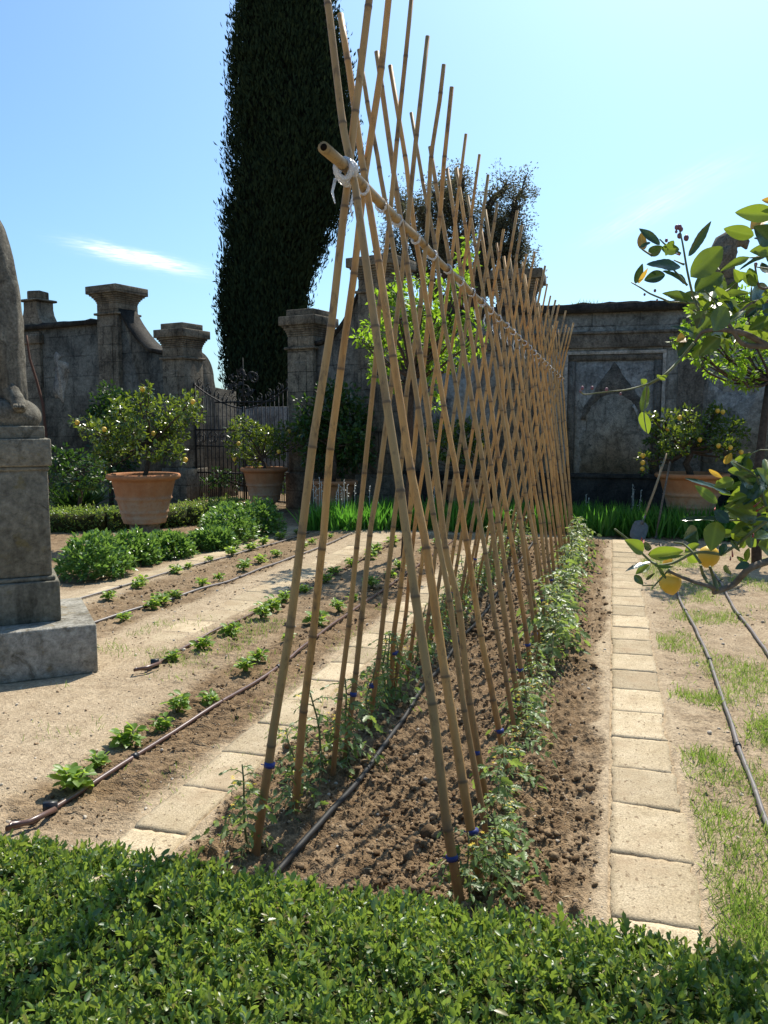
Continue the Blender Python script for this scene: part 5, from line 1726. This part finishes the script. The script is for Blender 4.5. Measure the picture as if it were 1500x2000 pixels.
UP = [((510, 462), (318, 310), .34, 'nl_dark', .4), ((355, 510), (340, 348), .42, 'nl_yellow', .2), ((425, 440), (318, 490), .42, 'nl_dark', .7), ((410, 545), (530, 470), .75, 'nl_dark', .2), ((690, 500), (520, 490), .62, 'nl_mid', -.3),
      ((640, 420), (560, 560), .5, 'nl_mid', .3), ((770, 565), (982, 240), .28, 'nl_dark', .6), ((790, 755), (1086, 480), .48, 'nl_bright', .1), ((700, 660), (385, 640), .34, 'nl_dark', .6), ((285, 815), (352, 630), .42, 'nl_dark', .3),
      ((312, 815), (402, 672), .24, 'nl_yellow', .3), ((560, 735), (365, 785), .62, 'nl_dark', .2), ((760, 835), (530, 700), .34, 'nl_dark', 1.0), ((820, 990), (528, 905), .42, 'nl_mid', .7), ((830, 890), (1092, 725), .62, 'nl_mid', -.2),
      ((1372, 375), (1092, 312), .52, 'nl_bright', .2), ((1560, 180), (1195, 165), .42, 'nl_bright', .1), ((1470, 205), (1338, 325), .5, 'nl_yellow', .2), ((1540, 420), (1370, 290), .75, 'nl_dark', .1), ((1560, 520), (1330, 520), .5, 'nl_bright', .2),
      ((1335, 575), (1062, 705), .26, 'nl_bright', .4), ((1510, 560), (1235, 695), .22, 'nl_dark', .9), ((1250, 800), (1185, 680), .5, 'nl_bright', .2), ((1395, 835), (1240, 705), .42, 'nl_bright', -.3), ((1330, 670), (1385, 830), .5, 'nl_mid', .2),
      ((1000, 1090), (820, 1300), .55, 'nl_mid', .2), ((1120, 1030), (1000, 1250), .55, 'nl_mid', -.2), ((900, 1060), (850, 1230), .6, 'nl_dark', .2), ((820, 1275), (600, 1208), .28, 'nl_dark', 1.0), ((740, 1310), (660, 1348), .5, 'nl_yellow', .1),
      ((815, 1330), (680, 1485), .62, 'nl_dark', .2), ((1060, 1290), (870, 1480), .62, 'nl_mid', .1), ((900, 1370), (806, 1492), .55, 'nl_bright', .2), ((1400, 1040), (1285, 1130), .6, 'nl_dark', .3), ((1300, 1060), (1150, 1180), .4, 'nl_mid', .9),
      ((1540, 1130), (1320, 1240), .52, 'nl_mid', .2), ((1540, 870), (1440, 930), .5, 'nl_bright', .2), ((1200, 930), (1345, 985), .3, 'nl_dark', .9), ((1130, 1060), (1060, 1120), .6, 'nl_bright', .1), ((1320, 1270), (1500, 1200), .5, 'nl_bright', .2),
      ((1180, 1240), (1050, 1370), .5, 'nl_mid', .3), ((370, 1745), (335, 1690), .7, 'nl_bright', .3), ((500, 1680), (590, 1650), .3, 'nl_bright', .5), ((480, 1650), (560, 1700), .3, 'nl_bright', .2), ((340, 1990), (395, 1740), .28, 'nl_bright', .3),
      ((345, 1990), (405, 2190), .42, 'nl_bright', .2), ((1500, 720), (1440, 620), .5, 'nl_dark', .3), ((1010, 720), (1120, 880), .5, 'nl_mid', .2), ((1560, 640), (1480, 560), .5, 'nl_mid', .2), ((1560, 60), (1440, 50), .5, 'nl_yellow', .2)]
for u in UP: leaf_px(C1, *u)
LO = [((1190, 470), (782, 328), .20, 'nl_dark', 1.0), ((1062, 545), (868, 388), .40, 'nl_bright', .4), ((1205, 345), (1035, 405), .60, 'nl_bright', .2), ((1130, 205), (1185, 105), .45, 'nl_yellow', .2), ((1205, 180), (1365, 112), .40, 'nl_bright', .3),
      ((990, 250), (1112, 325), .35, 'nl_yellow', .5), ((1240, 305), (1385, 262), .42, 'nl_bright', .2), ((1380, 250), (1465, 290), .7, 'nl_dark', .2), ((1430, 330), (1290, 560), .62, 'nl_dark', .2), ((1320, 480), (1145, 535), .62, 'nl_bright', .2),
      ((1400, 650), (1120, 570), .62, 'nl_mid', .2), ((1105, 690), (735, 688), .22, 'nl_dark', .9), ((1160, 710), (1040, 600), .55, 'nl_dark', .1), ((1060, 700), (1008, 955), .62, 'nl_bright', .1), ((1135, 890), (1085, 995), .55, 'nl_dark', .2),
      ((1375, 700), (1180, 800), .5, 'nl_mid', .4), ((1510, 700), (1385, 690), .45, 'nl_dark', .8), ((1530, 570), (1440, 500), .6, 'nl_bright', .1), ((465, 985), (775, 950), .44, 'nl_bright', .2), ((425, 960), (262, 858), .45, 'nl_bright', .2),
      ((490, 1050), (268, 1132), .24, 'nl_dark', .9), ((480, 1080), (358, 1155), .5, 'nl_bright', .3), ((350, 1160), (425, 1245), .62, 'nl_dark', .2), ((520, 1075), (692, 1090), .32, 'nl_dark', .9), ((560, 1090), (618, 1195), .40, 'nl_dark', .8),
      ((550, 1010), (785, 985), .22, 'nl_dark', .9), ((910, 895), (780, 965), .5, 'nl_bright', .3), ((445, 1200), (525, 1145), .4, 'nl_dark', .8), ((680, 1030), (590, 1060), .6, 'nl_yellow', .3), ((820, 980), (890, 1055), .6, 'nl_bright', .3),
      ((1340, 1060), (1215, 1110), .55, 'nl_dark', .3), ((1230, 1000), (1330, 1060), .4, 'nl_mid', .5), ((1320, 800), (1215, 830), .5, 'nl_bright', .3), ((1400, 780), (1250, 760), .5, 'nl_mid', .3), ((770, 850), (890, 775), .75, 'nl_dark', .2),
      ((1180, 860), (1260, 960), .4, 'nl_dark', .5), ((1140, 1070), (1180, 1160), .4, 'nl_dark', .5), ((430, 900), (500, 930), .6, 'nl_dark', .3), ((1500, 240), (1570, 330), .6, 'nl_mid', .2), ((1500, 800), (1390, 850), .5, 'nl_mid', .2)]
for u in LO: leaf_px(C2, *u)
for k in range(120):
    if k < 60: conv, c = C1, (gl.uniform(880, 1560), gl.uniform(900, 1380))
    else: conv, c = C2, (gl.uniform(1180, 1580), gl.uniform(230, 950))
    a_ = gl.uniform(0, 6.28)
    ln = gl.uniform(130, 260)
    leaf_px(conv, c, (c[0] + ln * math.cos(a_), c[1] + ln * 0.8 * math.sin(a_)), gl.uniform(0.35, 0.55), ('nl_mid', 'nl_bright', 'nl_bright', 'nl_dark')[k % 4], gl.uniform(-1, 1), gl.uniform(2.35, 2.65), gl.uniform(-0.08, 0.08))
# out-of-frame crown so that the tree is whole
for k in range(420):
    c = np.array([1.12, 2.60, 1.75]) + gl.normal(size=3) * np.array([0.26, 0.30, 0.36])
    if np.dot(c - EYEP, RGT) / np.dot(c - EYEP, FWD) < 0.49: continue
    v = nrm(gl.normal(size=3) + np.array([0, 0, -0.1]))
    V, kk, A = near_leaf(c, c + v * gl.uniform(0.07, 0.115), nrm(np.array([0, 0, 1.0]) + 0.5 * gl.normal(size=3)), gl.uniform(0.4, 0.6), 0.12, 0.2, 0.02)
    leafmb[('nl_mid', 'nl_dark', 'nl_bright')[k % 3]].add(V, kk, A)


def twig_px(conv, pts, r0, r1, d=2.35, mat=None):
    P = np.array([at_depth(*conv(*p), d + 0.03 * math.sin(i * 1.7)) for i, p in enumerate(pts)]) - NT_ROOT
    q = np.linspace(0, len(P) - 1, len(P) * 3)
    P = np.stack([np.interp(q, np.arange(len(P)), P[:, j]) for j in range(3)], 1)
    P[1:-1] = (P[:-2] + 2 * P[1:-1] + P[2:]) / 4
    (mat or twig).tube(P, np.linspace(r0, r1, len(P)), 7)


green, wood = MB(), MB()
hub = NT_ROOT + np.array([0, 0, 1.35])
twig_px(C1, [(870, 1060), (820, 960), (760, 700), (720, 450), (690, 320)], .0040, .0022, mat=green)
for pts in ([(870, 1010), (830, 940)], [(600, 985), (560, 965), (420, 910), (330, 850), (250, 805)], [(830, 990), (600, 985)], [(1050, 1040), (1000, 960), (920, 880)], [(1080, 905), (1160, 860), (1230, 790)], [(760, 830), (640, 690), (540, 620)],
            [(730, 640), (640, 600)], [(440, 560), (360, 510), (345, 500)], [(700, 540), (560, 460), (510, 410)], [(950, 640), (1030, 660), (1060, 700)], [(1340, 985), (1350, 830)], [(1560, 560), (1330, 580)], [(1560, 690), (1380, 660)]):
    twig_px(C1, pts, .0034, .0018, mat=green)
twig_px(C1, [(820, 1360), (720, 1480), (620, 1590), (540, 1665), (390, 1745)], .0040, .0040, mat=green)
twig_px(C1, [(400, 1735), (320, 1760), (200, 1790), (80, 1800), (-60, 1815), (-190, 1835), (-215, 1800)], .0026, .0014, mat=green)
twig_px(C1, [(395, 1740), (380, 1900), (360, 2010), (390, 2180)], .0024, .0016, mat=green)
twig_px(C1, [(1700, 1480), (1500, 1390), (1300, 1270), (1080, 1232), (900, 1245), (830, 1350)], .011, .0045, mat=wood)
twig_px(C1, [(1700, 1420), (1500, 1390), (1260, 1385), (1120, 1150), (1030, 1010)], .010, .004, mat=wood)
twig_px(C1, [(1700, 1000), (1460, 970), (1340, 985), (1160, 1160)], .006, .003, mat=wood)
twig_px(C1, [(1700, 700), (1500, 870), (1410, 850), (1380, 640)], .006, .0025, mat=wood)
twig_px(C1, [(1700, 420), (1560, 420), (1380, 400)], .006, .0025, mat=wood)
twig_px(C1, [(1720, 180), (1560, 180)], .006, .003, mat=wood)
for pts, r0, r1 in (([(540, 1070), (480, 1040), (290, 850), (178, 765)], .0042, .0028), ([(560, 1080), (690, 1060), (850, 970), (950, 960), (1100, 985)], .0035, .0045), ([(500, 1275), (570, 1200), (650, 1110)], .002, .003), ([(420, 1250), (530, 1250)], .002, .002),
                    ([(920, 1080), (940, 1160), (1010, 1260)], .004, .006), ([(1000, 1090), (1030, 1180), (1060, 1290)], .004, .006), ([(690, 880), (770, 890), (850, 960), (920, 1060)], .0025, .004), ([(1100, 985), (1230, 900), (1400, 760), (1560, 640)], .004, .006),
                    ([(1370, 690), (1060, 690)], .003, .002), ([(1250, 560), (1060, 690)], .003, .002), ([(1500, 620), (1400, 300), (1200, 190)], .005, .002), ([(1580, 90), (1430, 80), (1360, 112)], .002, .0015)):
    twig_px(C2, pts, r0, r1, mat=green)
for pts, r0, r1 in (([(640, 1125), (760, 1180), (900, 1230), (1000, 1255), (1060, 1300)], .0045, .007), ([(1030, 1310), (1200, 1250), (1280, 1160), (1340, 1095), (1500, 1040), (1720, 980)], .008, .012)):
    twig_px(C2, pts, r0, r1, mat=wood)
wood.tube([(0, 0, -0.02), (0.02, 0, 0.5), (-0.02, 0.02, 1.0), (-0.05, 0.0, 1.35), (-0.08, -0.02, 1.9)], [0.04, 0.036, 0.032, 0.026, 0.012], 10)
for px_, py_ in ((1543, 703), (1543, 683), (1543, 593), (1543, 529), (1545, 470), (1546, 418), (1550, 1080)):
    e = at_depth(px_, py_, 2.35) - NT_ROOT
    wood.tube([(-0.04, 0, min(1.3, e[2] - 0.05)), (np.array([-0.04, 0, 1.3]) + e) / 2 + np.array([0.02, 0, 0.03]), e], [0.016, 0.013, 0.009], 7)
wood.build('branches', MAT['bark_pale'], lem, smooth=True)
green.build('twigs', MAT['twig'], lem, smooth=True)
for k, nm in (('nl_bright', 'young_leaves'), ('nl_mid', 'mature_leaves'), ('nl_dark', 'old_leaves'), ('nl_yellow', 'yellow_leaves')):
    leafmb[k].build(nm, MAT[k], lem, smooth=True, attname='midrib')
bd, rb = MB(), MB()
for x, y, r in ((665, 300, .0055), (690, 300, .006), (705, 318, .005), (660, 340, .0035), (690, 378, .006), (752, 398, .0065), (570, 420, .004), (590, 440, .002), (465, 880, .0035), (370, 915, .003), (485, 965, .0025), (1388, 640, .0045), (22, 1785, .004), (-110, 1770, .004),
                (-200, 1770, .004), (-215, 1800, .0035), (150, 1825, .003), (1020, 655, .003)):
    bd.ball(at_depth(*C1(x, y), 2.36) - NT_ROOT, r * 1.15, 0.1, 1, (8, 6), (1, 1, 1.25))
for pts in ([(415, 900), (408, 865), (412, 840)], [(420, 895), (432, 860)], [(1195, 1000), (1190, 940)], [(1370, 830), (1375, 780)], [(1400, 610), (1480, 560)], [(1380, 570), (1440, 520)], [(1040, 600), (1045, 580)], [(1175, 1030), (1178, 1000)]):
    twig_px(C2, pts, .0028, .0012, 2.34, rb)
twig_px(C1, [(690, 550), (650, 540)], .003, .001, 2.3, rb)
bd.build('flower_buds', MAT['bud'], lem, smooth=True)
rb.build('red_shoots', MAT['red_bud'], lem, smooth=True)
for x, y, d, ax in ((658, 1222, 2.42, (0.2, 0.1, -1)), (990, 1000, 2.55, (-0.2, 0.3, -1))):
    fm = MB().lathe([(0.004, -1.25), (0.14, -1.2), (0.3, -1.08), (0.62, -0.85), (0.9, -0.4), (1.0, 0.05), (0.9, 0.5), (0.58, 0.85), (0.25, 0.98), (0.004, 1.0)], sides=28)
    q = Vector(ax).to_track_quat('-Z', 'Y').to_matrix()
    fm.v[0] = (fm.v[0] * 0.0325) @ np.array(q).T + at_depth(*C2(x, y), d) - NT_ROOT
    fm.build('lemon', MAT['lemon'], lem, smooth=True)
